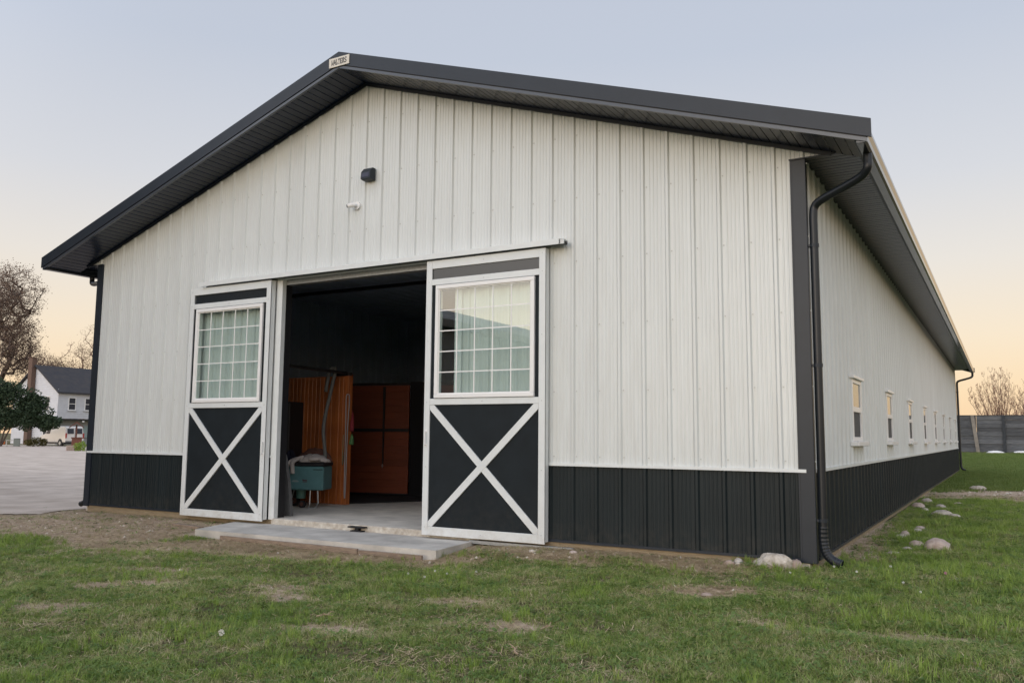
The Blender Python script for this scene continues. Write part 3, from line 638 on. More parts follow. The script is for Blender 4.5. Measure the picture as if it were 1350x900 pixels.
# interior shell
IN = .17
m_ = MB(); m_.box(-W+.02, .0, -.06, -.02, L-.02, -.001); 
m_ = MB(); m_.box(-W+.05, .002, -.10, -.05, L-.05, .018); fl = m_.build('concrete_floor', M_floor, barn)
m_ = MB(); m_.box(OX0+.0, -.035, -.10, OX1+.4, .0015, .022, bev=.008); m_.build('floor_edge', M_lip, barn)
m_ = MB()
def liner(t0, t1, z0, z1, put):
    n_ = int((t1-t0)/S)
    for k in range(n_+1):
        a = t0+k*S; b = min(a+S, t1)
        if b-a < .08: continue
        m_.q(put(a, 0, z0), put(b-.05, 0, z0), put(b-.05, 0, z1), put(a, 0, z1)); m_.q(put(b-.05, 0, z0), put(b-.03, .02, z0), put(b-.03, .02, z1), put(b-.05, 0, z1)); m_.q(put(b-.03, .02, z0), put(b, 0, z0), put(b, 0, z1), put(b-.03, .02, z1))
liner(-W+.1, OX0-.001, 0, 4.35, lambda t, o, z: (t, IN+o, z)); liner(OX1+.001, -.1, 0, 4.35, lambda t, o, z: (t, IN+o, z)); liner(OX0, OX1, OZ-.0, 4.35, lambda t, o, z: (t, IN+.0+o, z))
liner(.1, L-.1, 0, 4.35, lambda t, o, z: (-W+.12+o, t, z)); liner(.1, L-.1, 0, 1.2, lambda t, o, z: (-.12-o, t, z)); liner(.1, L-.1, 2.06, 4.35, lambda t, o, z: (-.12-o, t, z)); liner(-W+.1, -.1, 0, 4.35, lambda t, o, z: (t, L-.12-o, z))
liner(-W+.1, -.1, .1, L-.1, lambda t, o, z: (t, z, 4.32-o))
liner(-W+.1, -5.2, 2.2, 4.35, lambda t, o, z: (t, 9.0-o, z))
m_.build('interior_liner', M_liner, barn, fix=False)
m_ = MB()
for k in range(1): m_.box(-W+.3, 3.85+.35*0+k*2.4, 4.18, -.3, 3.92+k*2.4, 4.24)
m_.build('ceiling_conduit', M_black, barn)
# stalls (partition of vertical boards, black pipes)
part = thing('stall_partition', 'orange stained partition of vertical boards standing inside the barn doorway', 'partition', (-8.5, 2.5, .018))
q = MB(); q.box(0, 0, 0, .094, .035, 2.30, bev=.006); pmesh = q.mesh('board', M_cedar)
for k in range(30):
    if k < 3: link('board', pmesh, part, (-.096*(k+1), -.015, 0))
    else: link('board', pmesh, part, (-.096*(k+1), .0, 0))
q = MB(); q.box(-.005, -.02, 0, .03, .09, 2.33, bev=.004); q.build('end_post', M_cedar, part)
q = MB(); q.box(-.30, -.03, 2.303, .04, .06, 2.36, bev=.004); q.build('cap_rail', M_black, part)
q = MB(); q.tube([(-.04, .0, 2.35), (.0, -.9, 2.36), (.06, -1.75, 2.37)], .028, 8); q.build('top_pipe', M_black, part)
cab = thing('dark_cabinet', 'tall black cabinet in shadow just left of the teal machine', 'cabinet', (-9.62, 2.18, .018))
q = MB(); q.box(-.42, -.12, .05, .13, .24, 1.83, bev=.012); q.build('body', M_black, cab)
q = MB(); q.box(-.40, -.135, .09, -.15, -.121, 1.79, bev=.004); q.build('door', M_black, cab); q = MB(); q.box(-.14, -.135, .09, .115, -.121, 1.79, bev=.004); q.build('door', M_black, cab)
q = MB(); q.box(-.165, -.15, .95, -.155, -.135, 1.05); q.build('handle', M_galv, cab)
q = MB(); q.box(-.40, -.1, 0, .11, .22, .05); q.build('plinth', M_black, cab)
sdr = thing('stall_door', 'dark red plank stall door with black frame and cross bar, deeper inside the barn', 'stall door', (-8.77, 4.75, .05), math.atan2(4.75-4.4, -8.77+10.18))
Ld = 1.47; Hd = 2.24; q = MB(); q.box(0, 0, .0, .09, .05, Hd, bev=.004); 
for k in range(16):
    q = MB(); z = .03+k*.1375; q.box(-Ld-.6+.003, .0, z, -.04, .032, z+.1365, bev=.002); q.build('plank', M_cedar_dark, sdr)
for (a, b, c_, d_) in ((-Ld-.65, 0, 0, .03), (-Ld-.65, 0, Hd-.01, Hd+.045), (-Ld-.6, -.04, 1.28, 1.34)):
    q = MB(); q.box(a, -.022, c_, b, .05 if d_-c_ > .01 and c_ != 1.28 else -.001, d_, bev=.003); q.build('frame_bar', M_black, sdr)
q = MB(); q.prism([(-.62, 2.2), (-.57, 2.2), (-.585, .62), (-.605, .62)], -.03, -.001, 'y'); q.build('strap_bar', M_black, sdr)
q = MB(); q.tube([(-.595, -.035, .62), (-.595, -.035, .54)], .008, 6); q.tube([(-.62, -.035, .585), (-.57, -.035, .585)], .006, 6); q.build('latch', M_galv, sdr)
pst = thing('stall_post', 'black steel post beside the dark red stall door', 'post', (-8.63, 4.72, .018))
q = MB(); q.box(-.10, -.05, 0, .22, .08, 2.32, bev=.006); q.build('column', M_black, pst); q = MB(); q.box(-.14, -.08, 0, .26, .11, .02); q.build('foot_plate', M_black, pst)
st2 = thing('plank_stall_wall', 'strip of red brown stall front between the black post and the right door leaf', 'stall front', (-8.36, 4.80, .018), math.atan2(.35, 1.41))
for k in range(16):
    q = MB(); z = .06+k*.1375; q.box(.06, 0, z, 2.4, .032, z+.134, bev=.004); q.build('plank', M_cedar_dark, st2)
q = MB(); q.box(.0, -.02, 0, .06, .05, 2.3); q.build('frame_bar', M_black, st2); q = MB(); q.box(.06, -.02, 2.26, 2.4, .05, 2.32); q.build('frame_bar', M_black, st2); q = MB(); q.box(2.4, -.02, 0, 2.46, .05, 2.32); q.build('frame_bar', M_black, st2)
mt = MB(); mt.prism([(-11.9, 2.75), (-8.55, 2.62), (-7.2, 5.0), (-5.8, 5.4), (-6.0, 8.8), (-11.9, 8.8)], .0185, .034, 'z'); tag(mt.build('stall_mat', M_rubber), 'black rubber matting on the floor in front of the dark red stall door', 'mat')

# teal machine on wheels with clothes on it
cz = .018
cart = thing('feed_machine', 'teal box on wheels with black lid and grey hose, just inside the doorway', 'machine', (-8.62, 1.75, cz), rad(22))
q = MB(); q.box(-.34, -.22, .30, .30, .22, .70, bev=.018); q.build('tank', M_teal, cart)
q = MB(); q.box(-.35, -.23, .702, .31, .23, .765, bev=.012); q.build('lid', M_black, cart)
q = MB(); q.box(.12, -.226, .64, .29, -.2215, .652); q.build('pull', M_black, cart)
q = MB(); q.box(-.25, -.2225, .435, -.13, -.2205, .455); q.box(-.235, -.2225, .458, -.15, -.2205, .468); q.build('pale_lettering', mat('pale_print', (.28, .36, .36), .5), cart)
q = MB(); q.box(-.06, -.2225, .452, .02, -.2205, .474); q.box(-.062, -.2225, .474, -.045, -.2205, .486); q.box(-.06, -.2225, .434, .02, -.2205, .443); q.build('dark_red_lettering', mat('dark_red_print', (.09, .035, .045), .5), cart)
q = MB(); q.tube([(-.16, -.02, .30), (-.16, -.02, .15)], [.085, .078], 16); q.build('canister', M_green_dark, cart)
for (wx, wy, wr) in ((-.36, -.12, .095), (-.10, -.1, .06), (-.36, .18, .095)):
    q = MB(); q.tube([(wx-.0, wy-.028, wr), (wx, wy+.028, wr)], wr, 20); wv = q.build('wheel', M_rubber, cart)
    q = MB(); q.tube([(wx, wy-.034, wr), (wx, wy+.034, wr)], wr*.55, 14); q.build('hub', M_brownc, wv)
q = MB(); q.tube([(-.36, -.11, .095), (-.36, .17, .095)], .012, 6); q.tube([(-.36, 0, .095), (-.28, 0, .31)], .015, 6); q.build('axle', M_galv, cart)
q = MB(); q.tube([(.06, -.16, .30), (.06, -.17, .06), (.04, -.17, .0), (.16, -.17, .0), (.21, -.17, .09), (.19, -.16, .30)], .012, 8); q.build('foot_frame', M_galv, cart)
q = MB(); q.tube(smooth_path([(.24, .02, .76), (.20, .10, .95), (.13, .18, 1.4), (.19, .32, 2.0), (.22, .42, 2.36), (.18, .46, 2.42), (.10, .47, 2.36), (.04, .46, 2.0)], 6), .032, 10); q.build('hose', M_hose, cart, smooth=True)
def heap(name, label, cat, mt, loc, rx, ry, h, seed, group=None, tails=(), rz_=0):
    q = MB(); n = 22; k = 10
    for j in range(k+1):
        ph = j/k*math.pi/2
        for i in range(n):
            a = 2*math.pi*i/n; rr = math.cos(ph)*(1+.22*math.sin(3*a+seed)+.12*math.sin(7*a+2*seed+j*.4)); zz = h*math.sin(ph)*(1+.15*math.sin(4*a+seed)) + .012*math.sin(9*a+j)
            q.v.append((rx*rr*math.cos(a), ry*rr*math.sin(a), max(0.0, zz)))
    for j in range(k):
        for i in range(n): q.f.append((j*n+i, j*n+(i+1) % n, (j+1)*n+(i+1) % n, (j+1)*n+i)); q.m.append(0)
    q.f.append(tuple(range(n))[::-1]); q.m.append(0); q.f.append(tuple(k*n+i for i in range(n))); q.m.append(0)
    for path, r_ in tails: q.tube(smooth_path(path, 4), r_, 8)
    o = q.build(name, mt, None, smooth=True); o.location = loc; o.rotation_euler = (0, 0, rz_); tag(o, label, cat); return o
ct = cz+.766
heap('pale_towel', 'pale grey towel draped over the black lid of the teal machine', 'towel', M_towel, (-8.62, 1.75, ct), .27, .15, .12, 1.1, rz_=rad(22),
     tails=(([(-.12, -.08, .08), (-.20, -.19, .045), (-.235, -.26, -.01), (-.23, -.262, -.11), (-.225, -.258, -.19)], .038), ([(-.16, -.07, .07), (-.26, -.19, .035), (-.30, -.262, -.02), (-.335, -.262, -.09), (-.36, -.258, -.15)], .034), ([(-.05, -.05, .08), (.05, -.14, .05), (.2, -.12, .06)], .035)))
heap('brown_cloth', 'brown cloth heaped behind the pale towel on the teal machine', 'cloth', M_brownc, (-8.70, 1.90, ct), .30, .12, .21, 2.3, rz_=rad(22))
heap('navy_jacket', 'dark navy jacket hanging over the left end of the teal machine', 'jacket', M_navy, (-9.06, 1.70, .42), .15, .16, .50, 3.1)
# things hanging at the end of the partition
q = MB(); q.tube(smooth_path([(-8.452, 2.44, 1.98), (-8.452, 2.40, 1.9), (-8.452, 2.41, 1.3), (-8.452, 2.42, .26), (-8.452, 2.45, .26), (-8.452, 2.46, 1.3), (-8.452, 2.49, 1.9), (-8.452, 2.44, 1.98)], 5), .009, 6); tag(q.build('lead_rope', M_rope, smooth=True), 'long pale lead rope looped on the end of the board partition', 'rope')
q = MB(); q.tube(smooth_path([(-8.455, 2.36, 1.25), (-8.455, 2.35, .9), (-8.455, 2.36, .72), (-8.455, 2.39, .9)], 4), .009, 6)
for k in range(5): q.tube([(-8.455, 2.36, .74+.045*k), (-8.455, 2.385, .755+.045*k)], .011, 6)
tag(q.build('halter_chain', M_brass, smooth=False), 'short lead with brass chain hanging beside the long pale rope', 'chain')
heap('red_cloth', 'small red cloth hanging at the end of the board partition', 'cloth', M_red, (-8.43, 2.56, 1.32), .03, .04, .32, 1.7)
heap('green_cloth', 'small green cloth hanging below the red one at the partition end', 'cloth', M_greenc, (-8.43, 2.56, 1.08), .035, .04, .17, 2.7)
q = MB(); q.prism([(-7.93, .02), (-7.70, .02), (-7.74, .35), (-7.83, .80), (-7.88, .95), (-7.92, .5)], .36, .42, 'y'); q.tube([(-7.88, .39, .9), (-7.90, .33, 1.25)], .014, 8); tag(q.build('grey_shovel', M_grey), 'dark grey shovel leaning inside the left door jamb', 'shovel')
q = MB(); q.box(-6.10, -.12, -.06, -5.90, -.02, -.045, bev=.003); q.box(-6.14, -.13, .0-.01, -5.86, -.035, .008, bev=.004); q.box(-6.03, -.10, -.045, -5.97, -.05, -.008); tag(q.build('door_guide', M_black), 'small black steel door guide bolted at the middle of the threshold', 'door guide')

# things fixed to the gable
fx = thing('floodlight', 'dark grey solar floodlight on the gable below the ridge', 'wall light', (-5.99, -.02, 4.89))
q = MB(); q.prism([(0, .0), (-.085, .0), (-.125, .012), (-.115, .11), (-.06, .175), (0, .175)], -.085, .085, 'x'); q.build('housing', M_trim_dark, fx)
q = MB(); q.prism([(-.1265, .03), (-.1295, .03), (-.121, .095), (-.118, .095)], -.066, .066, 'x'); q.build('lens', mat('dark_lens', (.015, .012, .03), .1), fx)
q = MB(); q.box(-.04, -.018, .02, .04, .02, .16); q.build('wall_bracket', M_trim_dark, fx)
cm = thing('security_camera', 'small white round security camera on the gable below the floodlight', 'camera', (-6.23, -.02, 4.56))
q = MB(); q.tube([(0, .02, 0), (0, -.012, 0)], .058, 20); q.build('base_plate', M_vinyl, cm)
q = MB(); q.tube([(0, -.012, 0), (-.015, -.05, -.005)], .018, 10); q.build('arm', M_vinyl, cm)
q = MB(); q.tube([(-.005, -.045, 0), (-.035, -.085, -.01), (-.075, -.125, -.026)], [.034, .036, .030], 14); q.build('body', M_vinyl, cm, smooth=False)
q = MB(); q.tube([(-.0755, -.1255, -.0262), (-.082, -.132, -.029)], .023, 12); q.build('lens', M_grey, cm)
sg = thing('builder_sign', 'small cream sign with dark slab letters on the fascia at the roof peak', 'sign', (-6.10, YF-.02, 6.470))
q = MB(); q.box(-.185, -.004, -.068, .185, .004, .068, bev=.002); q.build('plate', mat('cream_plate', (.62, .58, .50), .5, var=.08, vscale=12), sg)
def letters(txt, width, height, parent, mt, y=-.0055):
    """slab letters built from bars on a 5x7 grid"""
    F = {'W': ['#...#', '#...#', '#...#', '#.#.#', '#.#.#', '##.##', '#...#'], 'A': ['..#..', '.###.', '.#.#.', '##.##', '#####', '#...#', '#...#'], 'L': ['##...', '##...', '##...', '##...', '##..#', '##..#', '#####'],
         'T': ['#####', '#.#.#', '..#..', '..#..', '..#..', '..#..', '.###.'], 'E': ['#####', '##..#', '##...', '####.', '##...', '##..#', '#####'], 'R': ['####.', '##.##', '##.##', '####.', '##.#.', '##.##', '##..#'], 'S': ['.####', '##..#', '##...', '.###.', '...##', '#..##', '####.']}
    n = len(txt); cw = width/(n*6-1); ch = height/7
    for i, c in enumerate(txt):
        q = MB()
        for r_, row in enumerate(F[c]):
            j = 0
            while j < 5:
                if row[j] == '#':
                    e = j
                    while e < 5 and row[e] == '#': e += 1
                    x = -width/2+(i*6+j)*cw; q.box(x, y, height/2-(r_+1)*ch, x+(e-j)*cw, -.0035, height/2-r_*ch+.0); j = e
                else: j += 1
        q.build('letter', mt, parent)
letters('WALTERS', .275, .082, sg, M_black)

# apron and loose boards
q = MB(); q.v = []; 
q.prism([(-8.42, -.02), (-4.14, -.02), (-3.99, -1.02), (-7.98, -1.12), (-8.42, -.55)][::-1] if False else [(-8.40, -.04), (-8.02, -1.12), (-3.99, -1.06), (-4.12, -.04)], -.27, -.062, 'z'); ap = q.build('concrete_apron', M_conc); ap['kind'] = 'structure'
def board(x0, y0_, x1, y1_, z, label, mt=M_oldwood, w_=.038, h=.09, dz=0):
    o = thing('wood_board', label, 'board', (x0, y0_, z), math.atan2(y1_-y0_, x1-x0), 'old form boards round the concrete apron')
    l = math.hypot(x1-x0, y1_-y0_); q = MB(); q.box(0, 0, 0, l, w_, h, bev=.004); o2 = q.build('timber', mt, o); return o
board(-7.45, -1.185, -5.05, -1.20, -.195, 'long weathered form board lying along the front edge of the concrete apron')
board(-5.02, -1.215, -4.12, -1.165, -.205, 'short form board at the right end of the apron front edge')
board(-9.15, -.62, -8.45, -.72, -.13, 'short reddish board lying in the dirt left of the apron', h=.04, w_=.10)
q = MB(); q.prism([(-.12, -.045), (-.05, -.045), (-.05, -.06), (-.07, -.06), (-.07, -.085), (-.12, -.085)], -4.15, -2.70, 'x'); tag(q.build('door_guide_rail', M_galv), 'galvanised guide rail under the right sliding door, sticking out past it', 'rail')

# ------------------------------------------------------------------ stones
def stone(x, y, rx, ry, h, mt, label, seed, rz_=0, sink=.46, name='stone', group=None, z=None):
    import bmesh
    bm = bmesh.new(); bmesh.ops.create_icosphere(bm, subdivisions=4 if name == 'boulder' else 3, radius=1); r_ = random.Random(seed); ph = [r_.uniform(0, 6) for _ in range(6)]
    for v in bm.verts:
        c = v.co; k = 1+.05*math.sin(11*c.x+ph[5])*math.cos(9*c.y+ph[1])+.10*math.sin(2.3*c.x+ph[0])*math.cos(2.1*c.y+ph[1])+.07*math.sin(4.7*c.y+ph[2]+c.z*3)+.05*math.sin(8*c.x+ph[3])*math.sin(7*c.z+ph[4]); c *= k
        if name == 'boulder':
            c *= 1+.07*math.sin(13*c.x+5*c.z+ph[2])*math.sin(11*c.y+6*c.z)+.05*math.sin(23*c.x+ph[1])*math.sin(19*c.z+21*c.y)
            c += Vector((1, 1, 1))*0
            for pl_ in ((.1, .1, 1, .62), (.7, .1, .6, .8), (-.7, -.2, .5, .78), (.1, -.8, .4, .78), (.8, -.5, -.1, .85)):
                nn = Vector(pl_[:3]).normalized(); dd = c.dot(nn)-pl_[3]
                if dd > 0: c -= nn*dd*.8
        v.co = Vector((c.x*rx, c.y*ry, c.z*h*.6))
    me = bpy.data.meshes.new(name); bm.to_mesh(me); bm.free(); me.materials.append(mt); me.polygons.foreach_set('use_smooth', [name != 'boulder']*len(me.polygons))
    o = bpy.data.objects.new(name, me); C.objects.link(o); o.location = (x, y, (Gf(x, y) if z is None else z)+h*(.6-sink*1.0)*.9); o.rotation_euler = (0, 0, rz_)
    return tag(o, label, 'stone', group)
GR1 = 'stones at the barn corner'; GR2 = 'stones scattered along the side wall'
stone(-.335, -.28, .185, .12, .21, M_rock_w, 'largest white rough rock, in front of the barn corner', 1, .2, sink=.30, name='boulder', group=GR1)
stone(-.505, -.20, .075, .07, .11, M_rock_w, 'pale rock touching the left side of the largest white rock', 2, .5, group=GR1)
stone(-.150, -.21, .075, .07, .15, M_rock_b, 'smooth brown stone touching the right side of the largest white rock', 3, group=GR1)
stone(-.80, -.28, .06, .05, .06, M_rock_b, 'small tan stone on dry grass in front of the wainscot, left of two pale ones', 4, group=GR1)
stone(-.73, -.22, .05, .05, .08, M_rock_w, 'small pale stone just right of the tan one by the wainscot', 5, group=GR1)
stone(-.70, -.33, .03, .03, .05, M_rock_w, 'tiny white chip in front of the pale stone by the wainscot', 6, group=GR1)
stone(.985, 2.28, .155, .13, .19, M_rock_p, 'biggest smooth pink oval stone in the grass right of the barn', 7, .1, group=GR2)
stone(.735, 2.55, 0.096, 0.074, 0.110, M_rock_p, 'long pink stone just left of the biggest oval stone', 8, -.3, group=GR2)
stone(.56, 1.62, 0.067, 0.044, 0.055, M_rock_w, 'flat pale stone nearest the camera of those along the side wall', 9, .3, group=GR2)
stone(.665, 2.05, 0.067, 0.037, 0.055, M_rock_g, 'narrow pale stone between the flat stone and the long pink one', 10, -.5, group=GR2)
stone(.47, 3.35, 0.074, 0.067, 0.092, M_rock_g, 'grey stone in the middle of the small cluster near the wall', 11, group=GR2)
stone(.50, 3.62, 0.067, 0.059, 0.120, M_rock_p, 'rounded pinkish stone leaning on the grey stone of the cluster', 12, group=GR2)
stone(.60, 4.3, 0.067, 0.059, 0.083, M_rock_g, 'grey stone behind the cluster, half sunk in grass', 13, group=GR2)
stone(.60, 4.75, 0.074, 0.052, 0.074, M_rock_p, 'pinkish stone farthest back behind the cluster', 14, group=GR2)
stone(.73, 7.3, 0.178, 0.104, 0.138, M_rock_w, 'long white stone in the grass before the bare soil strip', 15, -.4, group=GR2)
stone(.93, 7.1, 0.118, 0.074, 0.092, M_rock_w, 'pale stone at the right end of the long white stone', 16, -.5, group=GR2)
stone(.22, 9.2, 0.118, 0.089, 0.147, M_rock_p, 'pinkish stone close to the side wall near the bare soil strip', 17, group=GR2)
stone(.27, 10.7, 0.111, 0.089, 0.147, M_rock_g, 'grey stone close to the wall, nearest the bare soil strip', 18, group=GR2)
stone(.40, 8.3, 0.074, 0.067, 0.110, M_rock_w, 'small white stone between the wall stones and the long white one', 19, group=GR2)
stone(.60, 9.4, 0.096, 0.074, 0.110, M_rock_g, 'grey stone in tall grass left of the long white stone', 20, group=GR2)
stone(.86, 10.3, 0.104, 0.067, 0.074, M_rock_p, 'flat pink stone lying behind the grey one in the grass', 21, group=GR2)
stone(1.05, 16.6, 0.192, 0.118, 0.147, M_rock_w, 'pale stone on the far edge of the bare soil strip', 22, group=GR2)
stone(-2.55, -.42, .05, .04, .06, M_rock_p, 'small pink pebble in the dry grass right of the guide rail', 23, group=GR1)
stone(-3.02, -.52, .045, .035, .05, M_rock_w, 'small pale pebble in the dirt below the right door leaf', 24, group=GR1)
stone(-.60, -1.72, .055, .04, .04, M_rock_b, 'small tan stone in the bare patch of the lawn', 25, group=GR1)
# pebbles and clods nobody could count
q = MB(); r_ = random.Random(5)
def clod(x, y, s_):
    z = Gf(x, y); a = r_.uniform(0, 6.28); P = []
    for k in range(5): b = a+k*1.2566; P.append((x+s_*math.cos(b)*r_.uniform(.7, 1.2), y+s_*math.sin(b)*r_.uniform(.6, 1.1), z-.004))
    t = (x+r_.uniform(-.3, .3)*s_, y+r_.uniform(-.3, .3)*s_, z+s_*r_.uniform(.5, .8)); n = len(q.v); q.v += P+[t]
    mi = r_.choice((0, 0, 1, 2, 2, 3, 3)) 
    for k in range(5): q.f.append((n+k, n+(k+1) % 5, n+5)); q.m.append(mi)
cnt = 0
while cnt < 5200:
    u_ = r_.random()
    if u_ < .55: x, y = r_.uniform(-12.6, -4), r_.uniform(-3.6, -.1)
    elif u_ < .75: x, y = r_.uniform(-4, .1), r_.uniform(-2.2, -.03)
    elif u_ < .85: x, y = r_.uniform(.0, 1.2), r_.uniform(.4, 6)
    else: x, y = r_.uniform(.0, 4), r_.uniform(11, 19)
    if float(bare(x, y)) < .5+r_.random()*.3 or (-8.5 < x < -3.9 and y > -1.2): continue
    s_ = (.004+.024*r_.random()**5)*(1 if y < 8 else 1.8); clod(x, y, s_); cnt += 1
o = q.build('soil_clods', [mat('soil_clod', (.30, .225, .16), .95, rnd=.2), mat('dark_clod', (.20, .15, .11), .95), mat('tan_clod', (.46, .36, .26), .95), mat('pale_pebble', (.62, .56, .48), .9)], fix=False); o['kind'] = 'stuff'; o['label'] = 'loose soil clods and pebbles on the bare ground'

# ------------------------------------------------------------------ grass
def blade(mb, x, y, h, wd, lean, az, bend=.5):
    d = (math.cos(az), math.sin(az)); p = (-d[1], d[0]); seg = 2 if h < .05 else 3; prev = None
    for k in range(seg+1):
        t = k/seg; off = lean*h*(t**1.6); z = h*t*(1-bend*.25*t); w2 = wd*(1-t**1.5)*.5+.0002
        a = (x+d[0]*off-p[0]*w2, y+d[1]*off-p[1]*w2, z-.004); b = (x+d[0]*off+p[0]*w2, y+d[1]*off+p[1]*w2, z-.004)
        if prev: mb.q(prev[0], prev[1], b, a)
        prev = (a, b)
def tuft(n, rad_, h0, h1, wd, mt, seed, leanmax=.9):
    r = random.Random(seed); m_ = MB()
    for _ in range(n):
        a = r.uniform(0, 6.28); d = rad_*math.sqrt(r.random()); blade(m_, d*math.cos(a), d*math.sin(a), r.uniform(h0, h1), wd*r.uniform(.7, 1.3), r.uniform(.15, leanmax), r.uniform(0, 6.28))
    me = m_.mesh('grass_tuft', mt, fix=False); return bpy.data.objects.new('grass_tuft', me)
def clover(seed):
    r = random.Random(seed); m_ = MB()
    for _ in range(7):
        cx, cy, z = r.uniform(-.03, .03), r.uniform(-.03, .03), r.uniform(.012, .03); a0 = r.uniform(0, 6.28); s_ = r.uniform(.004, .007)
        for k in range(3):
            a = a0+k*2.094; c = (cx+math.cos(a)*s_*.9, cy+math.sin(a)*s_*.9); m_.q(*[(c[0]+s_*.75*math.cos(t*math.pi/3), c[1]+s_*.75*math.sin(t*math.pi/3), z+.003*math.cos(t)) for t in range(6)])
    return bpy.data.objects.new('clover_patch', m_.mesh('clover_patch', M_clover, fix=False))
def straws(seed, n=10):
    r = random.Random(seed); m_ = MB()
    for _ in range(n):
        x, y = r.uniform(-.06, .06), r.uniform(-.06, .06); a = r.uniform(0, 6.28); l = r.uniform(.015, .05); w_ = r.uniform(.001, .0022); z = r.uniform(.0, .010); z2 = z+r.uniform(-.004, .014)
        dx, dy = math.cos(a)*l, math.sin(a)*l; px, py = -math.sin(a)*w_, math.cos(a)*w_
        m_.q((x-dx-px, y-dy-py, z), (x+dx-px, y+dy-py, z2), (x+dx+px, y+dy+py, z2), (x-dx+px, y-dy+py, z))
    return bpy.data.objects.new('straw_bits', m_.mesh('straw_bits', M_straw, fix=False))
def weed(seed):
    r = random.Random(seed); m_ = MB(); n = r.choice((5, 6, 8))
    for k in range(n):
        a = 6.283*k/n+r.uniform(-.3, .3); L_ = r.uniform(.02, .045); w_ = L_*r.uniform(.14, .22); d = (math.cos(a), math.sin(a)); p = (-d[1], d[0]); up_ = r.uniform(.15, .6); prev = None
        for j in range(4):
            t = j/3; ww = w_*(.25, 1, .95, .1)[j]; z = L_*up_*math.sin(t*2.4); c = (d[0]*L_*t, d[1]*L_*t); A_ = (c[0]-p[0]*ww, c[1]-p[1]*ww, z+ww*.3); B_ = (c[0]+p[0]*ww, c[1]+p[1]*ww, z+ww*.3); Mid = (c[0], c[1], z)
            if prev: m_.q(prev[0], prev[1], Mid, A_); m_.q(prev[1], prev[2], B_, Mid)
            prev = (A_, Mid, B_)
    return bpy.data.objects.new('broadleaf_weed', m_.mesh('broadleaf_weed', M_clover, fix=False))
def coll(name, obs):
    c = bpy.data.collections.new(name)
    for o in obs: c.objects.link(o)
    return c
col_lawn = coll('lawn_tufts', [tuft(13, .038, .016, .044, .0034, M_blade, s_, 1.5) for s_ in range(9)] + [clover(40)])
col_tall = coll('tall_tufts', [tuft(16, .03, .05, .105, .0038, M_tall, 20+s_, .7) for s_ in range(4)])
col_straw = coll('straw_bits', [straws(60+s_) for s_ in range(4)])
col_weed = coll('broadleaf_weeds', [weed(100+s_) for s_ in range(5)])
col_far = coll('far_tufts', [tuft(16, .12, .03, .08, .010, M_field, 80+s_) for s_ in range(4)])
def scatter(obj, col, dmax, attr, smin, smax, seed):
    ng = bpy.data.node_groups.new('scatter', 'GeometryNodeTree')
    ng.interface.new_socket('Geometry', in_out='INPUT', socket_type='NodeSocketGeometry'); ng.interface.new_socket('Geometry', in_out='OUTPUT', socket_type='NodeSocketGeometry')
    N, Lk = ng.nodes, ng.links; gi = N.new('NodeGroupInput'); go = N.new('NodeGroupOutput')
    na = N.new('GeometryNodeInputNamedAttribute'); na.data_type = 'FLOAT'; na.inputs['Name'].default_value = attr
    mu = N.new('ShaderNodeMath'); mu.operation = 'MULTIPLY'; mu.inputs[1].default_value = dmax; Lk.new(na.outputs[0], mu.inputs[0])
    di = N.new('GeometryNodeDistributePointsOnFaces'); Lk.new(gi.outputs[0], di.inputs['Mesh']); Lk.new(mu.outputs[0], di.inputs['Density']); di.inputs['Seed'].default_value = seed
    ci = N.new('GeometryNodeCollectionInfo'); ci.inputs['Collection'].default_value = col; ci.inputs['Separate Children'].default_value = True; ci.inputs['Reset Children'].default_value = True
    ip = N.new('GeometryNodeInstanceOnPoints'); Lk.new(di.outputs['Points'], ip.inputs['Points']); Lk.new(ci.outputs[0], ip.inputs['Instance']); ip.inputs['Pick Instance'].default_value = True
    rr = N.new('FunctionNodeRandomValue'); rr.data_type = 'FLOAT_VECTOR'; rr.inputs[0].default_value = (-.15, -.15, 0); rr.inputs[1].default_value = (.15, .15, 6.283); Lk.new(rr.outputs[0], ip.inputs['Rotation'])
    rs = N.new('FunctionNodeRandomValue'); rs.data_type = 'FLOAT'; rs.inputs[2].default_value = smin; rs.inputs[3].default_value = smax; rs.inputs['Seed'].default_value = seed+9
    nh = N.new('GeometryNodeInputNamedAttribute'); nh.data_type = 'FLOAT'; nh.inputs['Name'].default_value = 'hgt'
    mh = N.new('ShaderNodeMath'); mh.operation = 'MULTIPLY'
    # sample height scale on points
    sc_ = N.new('ShaderNodeMath'); sc_.operation = 'MULTIPLY'; Lk.new(nh.outputs[0], sc_.inputs[0]); Lk.new(rs.outputs[1], sc_.inputs[1]); Lk.new(sc_.outputs[0], ip.inputs['Scale'])
    Lk.new(ip.outputs[0], go.inputs[0]); md = obj.modifiers.new('scatter', 'NODES'); md.node_group = ng
def near_keep(x, y):
    a = np.arctan2(x-CP.x, y-CP.y)*180/np.pi; d = np.hypot(x-CP.x, y-CP.y)
    inb = (x > -W-.05) & (x < .05) & (y > .0) & (y < L+.05)
    ap_ = (x > -8.35) & (x < -4.0) & (y > -1.13) & (y < .1)
    return (a > -68) & (a < 8) & (d > 2.5) & ~inb & ~ap_ & (x > -14.2)
def offdrive(x, y): return sstep(0, .25, x - (-12.75+np.minimum(0, y+.6)*.9))
def d_lawn(x, y):
    b = bare(x, y); n = vnoise(x*3, y*3, 31)*.5+vnoise(x*9, y*9, 32)*.5
    cover = np.clip(1.12-1.2*sstep(.22, .95, b+(n-.5)*.75), 0.02, 1)
    return cover*offdrive(x, y)*(.22+.78*sstep(.30, .55, n))
